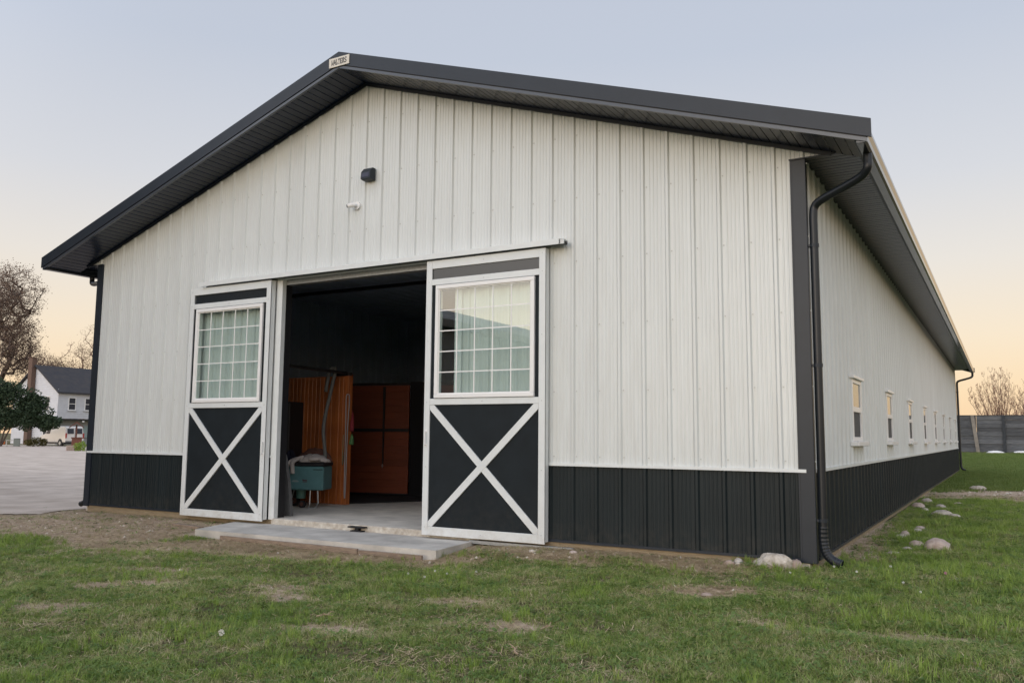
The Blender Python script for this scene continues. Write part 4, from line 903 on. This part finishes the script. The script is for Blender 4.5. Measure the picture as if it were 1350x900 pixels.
def d_tall(x, y):
    n = vnoise(x*2.6, y*2.6, 41)*.6+vnoise(x*7, y*7, 42)*.4; k = sstep(.60, .78, n)
    k = np.maximum(k, .9*E2(x, y, .45, .35, .5, .35)); k = np.maximum(k, 1.2*E2(x, y, -.60, -.12, .18, .16)); k = np.maximum(k, .9*E2(x, y, -4.28, -1.18, .10, .06)); k = np.maximum(k, .9*E2(x, y, -3.95, -.4, .14, .3)); k = np.maximum(k, .45*E2(x, y, -6.3, -1.9, .3, .15)); k = np.maximum(k, .5*sstep(.1, .6, x)*sstep(1., 3, y)*sstep(.35, .6, n))
    k = np.maximum(k, .7*sstep(.25, .0, x)*(x > 0)*sstep(6.0, 7.5, y)); k = np.maximum(k, .5*E2(x, y, -3.2, -2.3, .8, .35)); k = np.maximum(k, .7*E2(x, y, -9.6, -2.9, 1.2, .5)); k = np.maximum(k, .5*E2(x, y, 1.3, .8, .9, 1.4))
    return k*np.clip(1-1.1*sstep(.55, .95, bare(x, y))*(1-E2(x, y, -4.28, -1.18, .3, .2)-E2(x, y, -.60, -.12, .3, .25)), .0, 1)*offdrive(x, y)
hgt = lambda x, y: .45+.60*vnoise(x*1.9, y*1.9, 51)+.45*vnoise(x*6, y*6, 52)+.25*sstep(0, 1, x)
gx = np.arange(-14.2, 5.2, .12); gy = np.arange(-8, 14, .12)
base = sheet('grass', gx, gy, M_blade, G, (('dens', d_lawn), ('hgt', hgt)), near_keep); base['kind'] = 'stuff'; base['label'] = 'mown lawn grass'; scatter(base, col_lawn, 1800, 'dens', .75, 1.25, 1)
t_ = sheet('tall_grass', gx, gy, M_tall, G, (('dens', d_tall), ('hgt', hgt)), near_keep); t_['kind'] = 'stuff'; t_['label'] = 'brighter taller grass tufts'; scatter(t_, col_tall, 240, 'dens', .6, 1.15, 2)
d_weed = lambda x, y: sstep(.45, .7, vnoise(x*1.5, y*1.5, 61))*.9*np.clip(1.1-bare(x, y), .15, 1)*offdrive(x, y)+.6*sstep(.35, .05, x)*(x > 0)*(y > .3)+.5*sstep(-.25, -.05, y)*(y < .2)*(x < 0)*vnoise(x*3, y*3, 62)
t_ = sheet('broadleaf_weeds', gx, gy, M_clover, G, (('dens', d_weed), ('hgt', hgt)), near_keep); t_['kind'] = 'stuff'; t_['label'] = 'small broadleaf weeds among the grass'; scatter(t_, col_weed, 95, 'dens', .6, 1.3, 7)
def d_straw(x, y): return np.clip(bare(x, y)*.35+strawf(x, y)*1.0*sstep(.2, .6, bare(x, y)) + .22*vnoise(x*2.1+7, y*2.1, 71), 0, 1)*offdrive(x, y)
t_ = sheet('dry_straw', gx, gy, M_straw, G, (('dens', d_straw), ('hgt', lambda x, y: 1+0*x)), near_keep); t_['kind'] = 'stuff'; t_['label'] = 'dry straw and dead grass bits on the soil'; scatter(t_, col_straw, 650, 'dens', .6, 1.3, 3)
fx_ = np.arange(-.0, 12, .4); fy_ = np.arange(14, 62, .5)
t_ = sheet('far_grass', np.arange(-4, 9, .4), fy_, M_blade, G, (('dens', lambda x, y: np.clip(1.1-1.2*bare(x, y), 0, 1)), ('hgt', lambda x, y: 1+0*x)), lambda x, y: ((x > .05) | (y > L+.1))); t_['kind'] = 'stuff'; t_['label'] = 'grass field behind and beside the barn'; scatter(t_, col_far, 90, 'dens', .7, 1.3, 4)

# white clover and dandelion heads
def flower(x, y, r0, label, hh=.05, mt=None, seed=1, name='clover_flower', grp='white clover heads in the lawn'):
    z = Gf(x, y); q = MB(); q.tube([(0, 0, -.01), (.003, 0, hh*.5), (0, 0, hh)], .0012, 5); o = thing(name, label, 'flower', (x, y, z), 0, grp); q.build('stem', M_clover, o)
    q = MB(); r = random.Random(seed)
    for _ in range(46):
        v = Vector((r.gauss(0, 1), r.gauss(0, 1), r.gauss(0, 1))).normalized(); a = v.orthogonal().normalized()*r0*.22; c = Vector((0, 0, hh))
        q.q(c+v*r0*.3-a*.4, c+v*r0*.3+a*.4, c+v*r0+a, c+v*r0-a)
    q.build('head', mt, o, fix=False); return o
M_fl = mat('clover_white', (.62, .62, .55), .8); M_pinkf = mat('clover_pink', (.55, .22, .35), .8)
flower(-3.07, -4.95, .022, 'round white dandelion seed head alone in the left foreground lawn', .07, M_fl, 1, 'dandelion_clock', None)
FL = [(.45, -.37, 'white clover head nearest the downspout elbow'), (.88, -.62, 'white clover head closest to the single pink one'), (-3.16, -2.42, 'white clover head at the front of the clump before the right door leaf'), (-3.30, -2.05, 'white clover head at the back left of the clump before the right door leaf'), (-3.05, -2.2, 'white clover head in the middle of the clump before the right door leaf'), (-2.9, -1.9, 'rightmost white clover head of the clump before the right door leaf'),
      (-3.45, -2.3, 'leftmost white clover head of the clump before the right door leaf'), (.2, -.1, 'white clover head beside the corner of the barn'), (1.05, -1.0, 'white clover head in front of the pink one, nearest the camera'), (.7, .1, 'white clover head between the downspout elbow and the flat pale stone'), (-.1, -.7, 'white clover head in front of the brown corner stone')]
for i, (x, y, lb) in enumerate(FL): flower(x, y, .011, lb, .05, M_fl, 10+i)
flower(1.2, -.15, .013, 'single pink clover head in the lawn right of the barn corner', .06, M_pinkf, 30, 'clover_flower', None)
def twig(x, y, a, l, label, seed):
    r = random.Random(seed); o = thing('twig', label, 'twig', (x, y, Gf(x, y)+.02), a, 'dead twigs lying on the lawn'); q = MB(); p = [(0, 0, 0), (l*.3, l*.08, .012), (l*.65, -l*.04, .02), (l, l*.05, .012)]
    q.tube(p, [.006, .005, .004, .002], 6); q.build('stem', M_straw_t, o)
    for k in (1, 2):
        q = MB(); b = Vector(p[k]); q.tube([b, b+Vector((l*.18, l*.2*(-1)**k, .02)), b+Vector((l*.3, l*.25*(-1)**k, .015))], [.004, .003, .0015], 5); q.build('side_shoot', M_straw_t, o)
M_straw_t = mat('dead_twig', (.34, .25, .17), .9)
twig(-3.02, -4.05, .3, .14, 'dead twig on the lawn in the left foreground near the dandelion head', 1); twig(-1.05, -4.30, 2.4, .13, 'dead twig at the bottom edge of the lawn, middle', 2); twig(-1.28, -3.55, .9, .1, 'short dead twig lying farther back in the middle of the lawn', 3)
# ------------------------------------------------------------------ fence on the right
def wood_fence():
    fe = thing('plank_fence', 'tall weathered grey plank fence across the field behind the barn', 'fence', (0, 62.2, Gf(0, 62.2)))
    M_pl = mat('weathered_grey_plank', (.055, .06, .066), .9, col2=(.13, .135, .14), vscale=3.0, rnd=.3, stretch=(.7, 4, 9), bump=.5, bscale=12)
    M_po = mat('dark_fence_post', (.035, .04, .045), .9, var=.3, vscale=5); M_pp = mat('pale_fence_post', (.22, .20, .17), .9, var=.2, vscale=4)
    r = random.Random(3)
    xs_ = [-11.0, -9.1, -7.2, -5.4, -3.5, -1.75, -.02, 1.72, 3.5, 5.3, 7.1, 8.9]
    for a, b in zip(xs_, xs_[1:]):
        for k in range(9):
            z = .03+k*.295; h = .30+r.uniform(-.008, .006); q = MB(); t = r.uniform(-.008, .008)
            q.box(a+.01, -.02+(k % 2)*.03+r.uniform(-.006, .006), z, b-.01, .04+(k % 2)*.03, z+h, Matrix.Rotation(t*.3, 4, 'Y'), bev=.008); q.build('plank', M_pl, fe)
    for i, x in enumerate(xs_):
        pale = i == 6; q = MB(); tilt = -.42 if pale else 0
        if pale: q.prism([(x-.36, 2.70), (x-.12, 2.70), (x+.16, -.1), (x-.08, -.1)], -.14, -.02, 'y')
        else: q.box(x-.10, -.14, -.2, x+.10, -.015, 2.70, bev=.01)
        q.build('post', M_pp if pale else M_po, fe, label='pale leaning post' if pale else None)
    q = MB(); q.box(-11, -.05, 2.68, 8.9, .09, 2.73); q.build('top_board', M_po, fe)
wood_fence()
q = MB()
o = heap('white_sack', 'flat white sack lying at the foot of the plank fence', 'sack', M_vinyl, (1.05, 61.3, Gf(1.05, 61.3)), .55, .25, .14, 1.3)
o = heap('white_sack', 'second flat white sack at the fence foot, at the right picture edge', 'sack', M_vinyl, (2.75, 61.9, Gf(2.75, 61.9)), .6, .25, .12, 2.2)

# ------------------------------------------------------------------ trees
def grown_tree(name, label, loc, lobes, seed, bark, leafm=None, n=420, leaves=12, leaf=.18, trunk=3.0, tip=.012, sd=.3, group=None, cat='tree', lean=.0, up=.55, stems=1):
    """limbs grown to points spread through the crown lobes (cx, cy, cz, rx, ry, rz); leaves sit on the twig ends"""
    r = random.Random(seed); t = thing(name, label, cat, loc, 0, group)
    P = []; par = []
    for s_ in range(stems):
        ox, oy = (r.uniform(-.35, .35), r.uniform(-.35, .35)) if stems > 1 else (0, 0)
        k0 = len(P); nseg = 5
        for k in range(nseg+1):
            z = -.3+(trunk+.3)*k/nseg; P.append((ox*(1+1.2*k/nseg)+lean*z+.05*math.sin(k+seed), oy*(1+1.2*k/nseg)+.05*math.cos(k*1.3), z)); par.append(k0+k-1 if k else -1)
    T = []
    for _ in range(n):
        c = r.choice(lobes); v = Vector((r.gauss(0, 1), r.gauss(0, 1), r.gauss(0, 1))).normalized()*(r.random()**.42); T.append((c[0]+v.x*c[3], c[1]+v.y*c[4], c[2]+v.z*c[5]))
    base = Vector(P[-1]); T.sort(key=lambda q: (Vector(q)-base).length*r.uniform(.6, 1.25))
    A = np.zeros((60000, 3)); A[:len(P)] = P; depth = np.zeros(60000); depth[:len(P)] = [0 if k % 6 == 5 else 1.2 for k in range(len(P))]; m = len(P); tips = []
    for q in T:
        q = np.array(q); D = A[:m]-q; d = np.sqrt((D**2).sum(1)); below = np.clip(A[:m, 2]-q[2]+.2, 0, None)
        k = int((d+below*1.6+depth[:m]*.4).argmin()); L_ = d[k]
        if L_ < .15: continue
        ns = max(2, int(L_/.55)+1); a = A[k].copy(); prev = k; side = np.array([r.gauss(0, .10), r.gauss(0, .10), r.gauss(0, .05)])*L_
        for w_ in range(1, ns+1):
            f = w_/ns; p = a+(q-a)*f; p[2] -= up*.22*L_*math.sin(math.pi*f)*(1-f*.5); p += side*math.sin(math.pi*f)+np.array([r.gauss(0, .03), r.gauss(0, .03), r.gauss(0, .03)])
            if m >= 59990: break
            A[m] = p; P.append(tuple(p)); par.append(prev); prev = m; m += 1
        tips.append(prev)
    for tp in list(tips):
        for _ in range(2):
            p = A[tp]+np.array([r.gauss(0, .28), r.gauss(0, .28), abs(r.gauss(.15, .25))])
            A[m] = p; P.append(tuple(p)); par.append(tp); m += 1; tips.append(m-1)
    N_ = len(P); area = [0.0]*N_; has = [False]*N_
    for k in range(N_-1, -1, -1):
        if area[k] == 0: area[k] = tip**2.3
        if par[k] >= 0: area[par[k]] += area[k]; has[par[k]] = True
    rad_ = [a**(1/2.3) for a in area]
    tk = MB(); br = MB()
    for k in range(N_):
        if par[k] < 0: continue
        p0, p1 = Vector(P[par[k]]), Vector(P[k]); r0 = min(rad_[par[k]], rad_[k]*1.25); mb_ = tk if rad_[k] > max(rad_)*.55 else br
        mb_.tube([p0, p1], [r0, rad_[k]], 7 if rad_[k] > .08 else (4 if rad_[k] > .03 else 3), cap=False)
    tk.build('trunk', bark, t, smooth=True, fix=False); br.build('branches', bark, t, fix=False)
    if leafm and leaves:
        lf = MB()
        for tp in tips:
            for _ in range(int(leaves+r.random())):
                c = Vector(P[tp])+Vector((r.gauss(0, sd), r.gauss(0, sd), r.gauss(0, sd))); nn = Vector((r.gauss(0, 1), r.gauss(0, 1), r.gauss(0, 1))).normalized(); a = nn.orthogonal().normalized(); b = nn.cross(a); s_ = leaf*r.uniform(.5, 1.3)
                lf.q(c-a*s_*.5, c-b*s_*.32, c+a*s_*.6, c+b*s_*.32)
        lf.build('crown', leafm, t, fix=False)
    return t
def pos(u, D): d = _f + _r*((u-675)/FPX); return (CP.x+d.x*D, CP.y+d.y*D)     # ground point D metres ahead
M_bark = mat('grey_brown_bark', (.075, .055, .045), .95, var=.3, vscale=4); M_bark_l = mat('light_bark', (.19, .11, .08), .95, var=.2, vscale=4)
M_autumn = blade_mat('autumn_leaf', [(.0, (.11, .08, .07)), (.5, (.19, .135, .105)), (1., (.29, .20, .14))], .45)
M_olive = blade_mat('yellow_green_leaf', [(.0, (.05, .05, .018)), (.5, (.11, .10, .035)), (1., (.19, .15, .06))], .35)
M_dkgreen = blade_mat('dark_green_leaf', [(.0, (.030, .052, .030)), (.5, (.056, .088, .046)), (1., (.10, .14, .07))], .3)
M_rust = blade_mat('rust_leaf', [(.0, (.25, .09, .045)), (1., (.42, .19, .10))], .3)
tx, ty = pos(4, 105)
grown_tree('autumn_tree', 'tall autumn tree with purple brown leaves at the left picture edge', (tx, ty, -.2), [(-1, 0, 14, 5.5, 4.5, 6.5), (1.5, 0, 17.5, 3.6, 3.5, 5), (3.2, 0, 11.5, 2.6, 2.6, 3.6), (-3, 0, 18, 3.5, 3.5, 4.5)], 11, M_bark, M_autumn, 1300, 6.5, .17, 4.5, .014, .30)
tx, ty = pos(52, 122)
grown_tree('autumn_tree', 'lower autumn tree right of the tall one, rising above the white house chimney', (tx, ty, -.3), [(0, 0, 10.5, 3.2, 3, 3.2), (2.2, 0, 9.6, 2.2, 2, 2.2)], 23, M_bark_l, M_autumn, 420, 5, .15, 3.5, .012, .3)
for i, (u, D, h, rx_, s_, lb, n_, nl) in enumerate([(84, 135, 13.5, 2.8, 31, 'thin olive leaved tree right behind the white house roof', 300, 3), (106, 138, 17.0, 3.4, 41, 'bare tree with spreading twigs behind the white house roof', 330, .5), (127, 142, 20.0, 3.6, 43, 'bare tree next to the barn corner, partly hidden by it', 330, .8), (70, 145, 15, 2.6, 47, 'slim bare tree between the autumn trees and the olive leaved tree', 260, 1.5)]):
    tx, ty = pos(u, D); grown_tree('bare_tree', lb, (tx, ty, -.4), [(0, 0, h*.68, rx_, rx_, h*.32)], s_, M_bark_l, M_olive, n_, nl, .16, h*.28, .012, .35, group='thin trees behind the white house')
def fan_tree(label, loc, h, wd, stems, seed, leafn, group):
    r = random.Random(seed); t = thing('bare_tree', label, 'tree', loc, 0, group); lf = MB()
    for k in range(stems):
        q = MB(); f = (k+.5)/stems*2-1; ax, ay = f*wd+r.uniform(-.2, .2), r.uniform(-.7, .7)*wd; hh = h*(1-.42*abs(f)**1.6)*r.uniform(.86, 1.04); pts = []; rs = []
        for j in range(11):
            u = j/10; pts.append(Vector((ax*(u**.85)+r.gauss(0, .035), ay*(u**.85)+r.gauss(0, .035), hh*u*(1-.06*u)-.1))); rs.append(.045*(1-u)**.8+.006)
        q.tube(pts, rs, 5, cap=False); q.build('stem', M_bark_l, t, fix=False)
        q = MB()
        for _ in range(44):
            i_ = r.randrange(3, 11); b = pts[i_]; az_ = r.uniform(0, 6.28); L_ = (1-i_/13)*h*.26*r.uniform(.5, 1.2); d = Vector((math.cos(az_)*.55, math.sin(az_)*.55, 1)).normalized(); m1 = b+d*L_*.5+Vector((math.cos(az_)*.08, math.sin(az_)*.08, 0)); e = b+d*L_+Vector((0, 0, L_*.12)); q.tube([b, m1, e], [.013, .009, .005], 3, cap=False)
            for _ in range(3):
                p = m1+(e-m1)*r.random(); d2 = Vector((r.gauss(0, .5), r.gauss(0, .5), 1)).normalized(); q.tube([p, p+d2*L_*r.uniform(.2, .4)], [.007, .004], 3, cap=False)
                if r.random() < leafn:
                    c = p+d2*L_*.3; a = Vector((r.gauss(0, 1), r.gauss(0, 1), r.gauss(0, 1))).normalized()*.06; b2 = a.orthogonal().normalized()*.045; lf.q(c-a, c-b2, c+a, c+b2)
        q.build('twigs', M_bark_l, t, fix=False)
    lf.build('leaves', M_rust, t, fix=False); return t
fan_tree('bare many stemmed tree with a few rusty leaves behind the plank fence', (1.45, 95, .4), 8.9, 3.1, 15, 5, .4, 'bare trees behind the plank fence')
fan_tree('slim bare tree at the right picture edge behind the plank fence', (4.1, 97, .4), 8.6, 1.6, 5, 8, .3, 'bare trees behind the plank fence')
def leafy_bush(name, label, loc, lobes, mt, n, leaf, seed, stems=(), cat='bush', group=None):
    r = random.Random(seed); t = thing(name, label, cat, loc, 0, group); q = MB()
    for _ in range(n):
        cx, cy, cz_, rx, ry, rz_ = r.choice(lobes); v = Vector((r.gauss(0, 1), r.gauss(0, 1), r.gauss(0, 1))).normalized()*(r.random()**.33)
        k = 1+.16*math.sin(5*v.x+seed)+.14*math.sin(6*v.z+3*v.y); c = Vector((cx+v.x*rx*k, cy+v.y*ry*k, cz_+v.z*rz_*k)); nn = Vector((r.gauss(0, 1), r.gauss(0, 1), r.gauss(0, 1))).normalized(); a = nn.orthogonal().normalized(); b = nn.cross(a); s_ = leaf*r.uniform(.5, 1.4)
        q.q(c-a*s_*.5, c-b*s_*.35, c+a*s_*.6, c+b*s_*.35)
    q.build('foliage', mt, t, fix=False)
    q = MB()
    for (x0_, x1_, h) in stems: q.tube([(x0_, 0, -.1), (x0_*.6+x1_*.4, .1, h*.4), (x1_, .2, h)], [.10, .08, .05], 6, cap=False)
    if stems: q.build('stems', M_bark, t)
    return t
px, py = pos(8, 83)
az = math.atan2(_r.y, _r.x)+rad(27)
b_ = leafy_bush('evergreen_shrub', 'large dark green many stemmed shrub in front of the white house', (px, py, -.2), [(-1.3, .3, 4.3, 2.0, 1.5, 1.8), (1.2, 0, 4.4, 2.0, 1.4, 2.0), (-.2, .2, 5.4, 2.0, 1.4, 1.4), (2.6, .2, 3.1, 1.7, 1.2, 1.3), (4.1, .3, 2.5, 1.1, 1., .8), (2.8, .4, 4.3, 1.1, 1., 1.1), (-2.8, .2, 3.4, 1.6, 1.2, 1.6), (.8, .3, 2.7, 2.1, 1.2, .9)], M_dkgreen, 26000, .20, 3, [(-.1, -.9, 3.0), (0, .1, 3.2), (.1, .7, 3.0), (-.15, -1.6, 3.2), (.15, 1.3, 2.8)]); b_.rotation_euler[2] = az
px, py = pos(57, 84); b_ = leafy_bush('low_shrub', 'low yellowish shrub in front of the white van', (px, py, -.15), [(0, 0, .5, .65, .5, .5), (.5, 0, .45, .5, .4, .4), (-.5, .1, .4, .5, .4, .35)], M_olive, 1600, .12, 5); b_.rotation_euler[2] = az
px, py = pos(115.5, 65); b_ = leafy_bush('low_shrub', 'bright green plant beside the wooden wishing well', (px, py, -.15), [(0, 0, .35, .42, .4, .42)], M_tall, 800, .09, 6); b_.rotation_euler[2] = az

# ------------------------------------------------------------------ house
M_clap = mat('white_clapboard', (.56, .57, .60), .7, var=.06, vscale=2); M_shingle = mat('dark_shingles', (.032, .034, .042), .85, col2=(.055, .05, .05), vscale=1.5, bump=.3, bscale=6); M_brick = mat('brown_brick', (.10, .065, .05), .9, col2=(.16, .10, .075), vscale=8); M_pane = mat('dark_pane', (.03, .036, .05), .25, spec=.25); M_lower = mat('grey_lower_wall', (.30, .31, .31), .8, var=.1, vscale=1)
hx, hy = pos(82, 99)
hs = thing('white_house', 'white two storey clapboard house with dark shingle roof and brick chimney', 'house', (hx, hy, -.25), rad(92))
LW, DP, HEV, HRD = 16., 8.6, 6.3, 9.3       # length to the right, depth to the left/back
q = MB(); q.box(0, 0, 3.15, LW, .2, HEV); fw_ = q.build('front_wall', M_clap, hs)
n_ = 16
for k in range(n_): 
    q = MB(); z = 3.15+k*(HEV-3.15)/n_; q.prism([(-.045, z), (-.002, z), (-.002, z+.195), (-.015, z+.195)], -.02, LW, 'x'); q.build('clapboard', M_clap, fw_)
q = MB(); q.box(.3, .9, 0, LW, 1.0, 3.1); q.build('lower_wall', M_lower, hs)
q = MB(); q.box(-.1, -.12, 3.0, LW, 1.2, 3.14); q.build('overhang_edge', M_shingle, hs)
q = MB(); q.prism([(0, 0), (DP, 0), (DP, HEV), (DP/2, HRD-.15), (0, HEV)], 0.0, .2, 'x'); q.prism([(0.2, 0), (DP, 0), (DP, HEV), (DP/2, HRD-.15), (0.2, HEV)], LW-.2, LW, 'x'); gw = q.build('gable_wall', M_clap, hs)
for k in range(34):
    z = .2+k*.265; 
    if z < HEV: a, b = 0, DP
    else: f_ = (z+.26-HEV)/(HRD-HEV); a, b = DP/2*f_, DP*(1-f_/2)
    if b-a < .3: continue
    q = MB(); q.prism([(-.045, z), (-.002, z), (-.002, z+.26), (-.015, z+.26)], a, b, 'y'); q.build('clapboard', M_clap, gw)
sl2 = (HRD-HEV)/(DP/2)
q = MB(); q.prism([(-.4, HEV-.4*sl2+.02), (DP/2, HRD+.02), (DP+.4, HEV-.4*sl2+.02), (DP+.4, HEV-.4*sl2+.18), (DP/2, HRD+.2), (-.4, HEV-.4*sl2+.18)], -.35, LW+.3, 'x'); rf = q.build('roof', M_shingle, hs)
q = MB(); q.box(-.62, DP*.52, .1, -.06, DP*.52+.7, HRD+1.0, bev=.02); q.box(-.67, DP*.52-.05, HRD+1.0, -.01, DP*.52+.75, HRD+1.1); q.build('chimney', M_brick, rf)
def hwin(x, z, w_, h, side=False):
    q = MB()
    if not side:
        q.box(x-.08, -.10, z-.08, x+w_+.08, -.02, z); q.box(x-.08, -.10, z+h, x+w_+.08, -.02, z+h+.08); q.box(x-.08, -.09, z, x, -.02, z+h); q.box(x+w_, -.09, z, x+w_+.08, -.02, z+h); q.box(x, -.085, z+h/2-.03, x+w_, -.02, z+h/2+.03)
        o = q.build('window', M_vinyl, hs); q = MB(); q.box(x, -.075, z, x+w_, -.05, z+h/2-.03); q.build('pane', M_pane, o); q = MB(); q.box(x, -.07, z+h/2+.03, x+w_, -.046, z+h); q.build('pane', M_pane, o); q = MB(); q.box(x-.2, -.18, z-.15, x+w_+.2, -.02, z-.082); q.build('sill', M_clap, o)
    else:
        q.box(-.10, x-.08, z-.08, -.02, x+w_+.08, z); q.box(-.10, x-.08, z+h, -.02, x+w_+.08, z+h+.08); q.box(-.09, x-.08, z, -.02, x, z+h); q.box(-.09, x+w_, z, -.02, x+w_+.08, z+h); q.box(-.085, x, z+h/2-.03, -.02, x+w_, z+h/2+.03)
        o = q.build('window', M_vinyl, hs); q = MB(); q.box(-.075, x, z, -.05, x+w_, z+h/2-.03); q.build('pane', M_pane, o); q = MB(); q.box(-.07, x, z+h/2+.03, -.046, x+w_, z+h); q.build('pane', M_pane, o)
for x in (1.35, 3.45, 6.5, 9.3): hwin(x, 4.2, .78, 1.35)
hwin(1.5, 4.3, .8, 1.35, True); hwin(5.2, 4.3, .8, 1.35, True); hwin(1.5, 1.0, .8, 1.3, True)
q = MB(); q.box(1.6, .80, 1.4, 2.3, .895, 2.2); q.build('orange_door_panel', mat('orange_panel', (.38, .12, .05), .6), hs)
q = MB(); q.box(3.2, .80, .9, 4.9, .895, 2.3); q.build('garage_panel', mat('pale_teal_panel', (.28, .36, .36), .6), hs)
q = MB(); q.tube([(3.3, -.1, 2.75), (3.3, -.1, 2.9)], .12, 10); q.build('porch_lamp', M_vinyl, hs)

# ------------------------------------------------------------------ van
M_van = mat('white_van_paint', (.62, .60, .57), .3, var=.03, vscale=1, coat=.4); M_tail = mat('red_tail_light', (.30, .01, .01), .3)
vx, vy = pos(107, 87.5)
vn = thing('cargo_van', 'white cargo van parked rear end towards the barn', 'van', (vx, vy, -.16), rad(176))
# local: x forward, y left, built 5.2 x 1.95 x 2.05
def van():
    side = [(0, .42), (0.02, .95), (.06, 1.25), (.16, 1.92), (.30, 2.05), (3.1, 2.07), (3.45, 1.95), (4.05, 1.28), (4.95, 1.10), (5.15, .85), (5.18, .42)]
    q = MB(); n = len(side); hw = .96
    def wid(z): return hw*(1-.10*max(0, (z-1.1))/.95)
    for i in range(n): x, z = side[i]; q.v += [(x, -wid(z), z), (x, wid(z), z)]
    for i in range(n-1): q.f.append((2*i, 2*i+1, 2*i+3, 2*i+2)); q.m.append(0)
    q.f.append((0, 2*n-2, 2*n-1, 1)); q.m.append(0)
    q.f.append(tuple(2*i for i in range(n))); q.m.append(0); q.f.append(tuple(2*i+1 for i in range(n))[::-1]); q.m.append(0)
    b = q.build('body', M_van, vn)
    bv = b.modifiers.new('b', 'BEVEL'); bv.width = .05; bv.segments = 2
    for s_ in (-1, 1):
        q = MB(); q.prism([(.012, 1.30), (.075, 1.82), (.055, 1.82), (-.004, 1.30)][::-1], min(s_*.12, s_*.76), max(s_*.12, s_*.76), 'y'); q.build('rear_window', M_pane, vn)
        q = MB(); q.box(-.03, s_*.84, .85, .05, s_*.965, 1.35); q.build('tail_light', M_tail, vn)
        q = MB(); y = s_*.955; q.prism([(3.15, 1.28), (3.05, 1.85), (3.40, 1.85), (3.88, 1.28)], min(y, y-s_*.06), max(y, y-s_*.06), 'y'); q.build('side_window', M_pane, vn)
        for wx in (1.0, 4.2):
            q = MB(); q.tube([(wx, s_*.78, .34), (wx, s_*.975, .34)], .34, 20); wv = q.build('wheel', M_rubber, vn); q = MB(); q.tube([(wx, s_*.97, .34), (wx, s_*.985, .34)], .19, 14); q.build('rim', M_galv, wv)
            q = MB(); q.tube([(wx, s_*.94, .36), (wx, s_*.966, .36)], .42, 20); q.build('wheel_arch', M_black, vn)
    q = MB(); q.box(-.12, -.95, .38, .03, .95, .56, bev=.03); q.build('bumper', M_grey, vn)
    q = MB(); q.box(.3, -.93, .25, 4.9, .93, .43); q.build('underbody', M_black, vn)
    q = MB(); q.box(-.013, -.01, .5, .0, .01, 1.95); q.build('door_seam', M_black, vn)
    q = MB(); q.box(-.03, -.75, .80, -.005, -.42, .96); q.build('number_plate', M_galv, vn)
    q = MB(); q.prism([(3.50, 1.93), (4.02, 1.32), (4.04, 1.34), (3.52, 1.95)], -.78, .78, 'y'); q.build('windscreen', M_pane, vn)
van()
# wishing well
wx_, wy_ = pos(108.5, 66.5)
M_rw = mat('red_brown_wood', (.13, .05, .035), .8, var=.25, vscale=6)
ww = thing('wishing_well', 'small red brown wooden wishing well with pointed roof beside the driveway', 'wishing well', (wx_, wy_, -.15), az)
q = MB(); q.box(-.28, -.28, 0, .42, .42, 1.0, bev=.02); q.build('box', mat('red_brick_box', (.16, .065, .045), .9, var=.2, vscale=10), ww)
q = MB(); q.box(-.34, -.34, .96, .62, .5, 1.04); q.build('rim', M_rw, ww)
q = MB(); q.box(-.62, -.45, 0, -.05, .1, .42, bev=.04); q.build('stone_block', M_rock_b, ww)
q = MB(); q.box(-.06, .0, .9, .06, .1, 2.0); q.build('post', M_rw, ww)
q = MB(); q.prism([(-.52, 1.75), (0, 2.15), (.52, 1.75), (.52, 1.82), (0, 2.25), (-.52, 1.82)], -.4, .5, 'y'); q.build('roof', M_rw, ww)
# small things in front of the shrub
px, py = pos(32, 84); o_ = thing('utility_box', 'small grey utility box at the lawn edge below the dark green shrub', 'box', (px, py, -.15), az)
q = MB(); q.box(-.28, -.2, 0, .28, .2, .75, bev=.03); q.build('body', mat('grey_green_box', (.20, .22, .20), .7), o_); q = MB(); q.box(-.30, -.22, .751, .30, .22, .80, bev=.02); q.build('lid', mat('grey_green_lid', (.24, .26, .24), .7), o_)
px, py = pos(24, 85); o_ = thing('garden_bench', 'low white bench with orange ends left of the grey utility box', 'bench', (px, py, -.15), az)
q = MB(); q.box(-.4, -.2, .55, .4, .2, .63, bev=.02); q.build('seat', M_vinyl, o_)
for s_ in (-1, 1): q = MB(); q.box(s_*.36-.04, -.18, 0, s_*.36+.04, .18, .55); q.build('leg', M_vinyl, o_)
q = MB(); q.box(-.66, -.2, .2, -.46, .1, .5, bev=.03); q.build('orange_end', mat('orange_plastic', (.6, .16, .05), .5), o_)
# neighbouring shed beyond the left edge of the picture; the door glass mirrors its eave
sh = thing('neighbouring_shed', 'long grey metal shed left of the yard, seen only mirrored in the door glass', 'shed', (-14.6, -15, -.2))
q = MB(); q.box(-9, -13, 0, 0, 9.6, 5.1); q.build('wall', mat('grey_shed_wall', (.13, .135, .14), .6, var=.1, vscale=1), sh)
q = MB(); q.prism([(-9.5, 5.1), (.35, 5.1), (.35, 5.35), (-4.5, 6.9), (-9.5, 5.35)], -13.3, 9.9, 'y'); q.build('roof', mat('grey_shed_roof', (.07, .075, .08), .5), sh)

nb = thing('sky_blocker', 'added unseen barn-shaped block left of the yard, keeping sky light off the left front wall', 'barn', (-16.0, -3.2, -.2))  # unseen mass added to block sky light, darkening the left of the front wall
q = MB(); q.box(-13, -9, 0, 0, 0, 8.0); q.build('wall', mat('sky_blocker_wall', (.10, .09, .085), .8, var=.2, vscale=1), nb)
q = MB(); q.prism([(-13.5, 8.0), (.5, 8.0), (.5, 8.2), (-6.5, 12.0), (-13.5, 8.2)], -9.4, .4, 'y'); q.build('roof', mat('sky_blocker_roof', (.07, .07, .075), .6), nb)
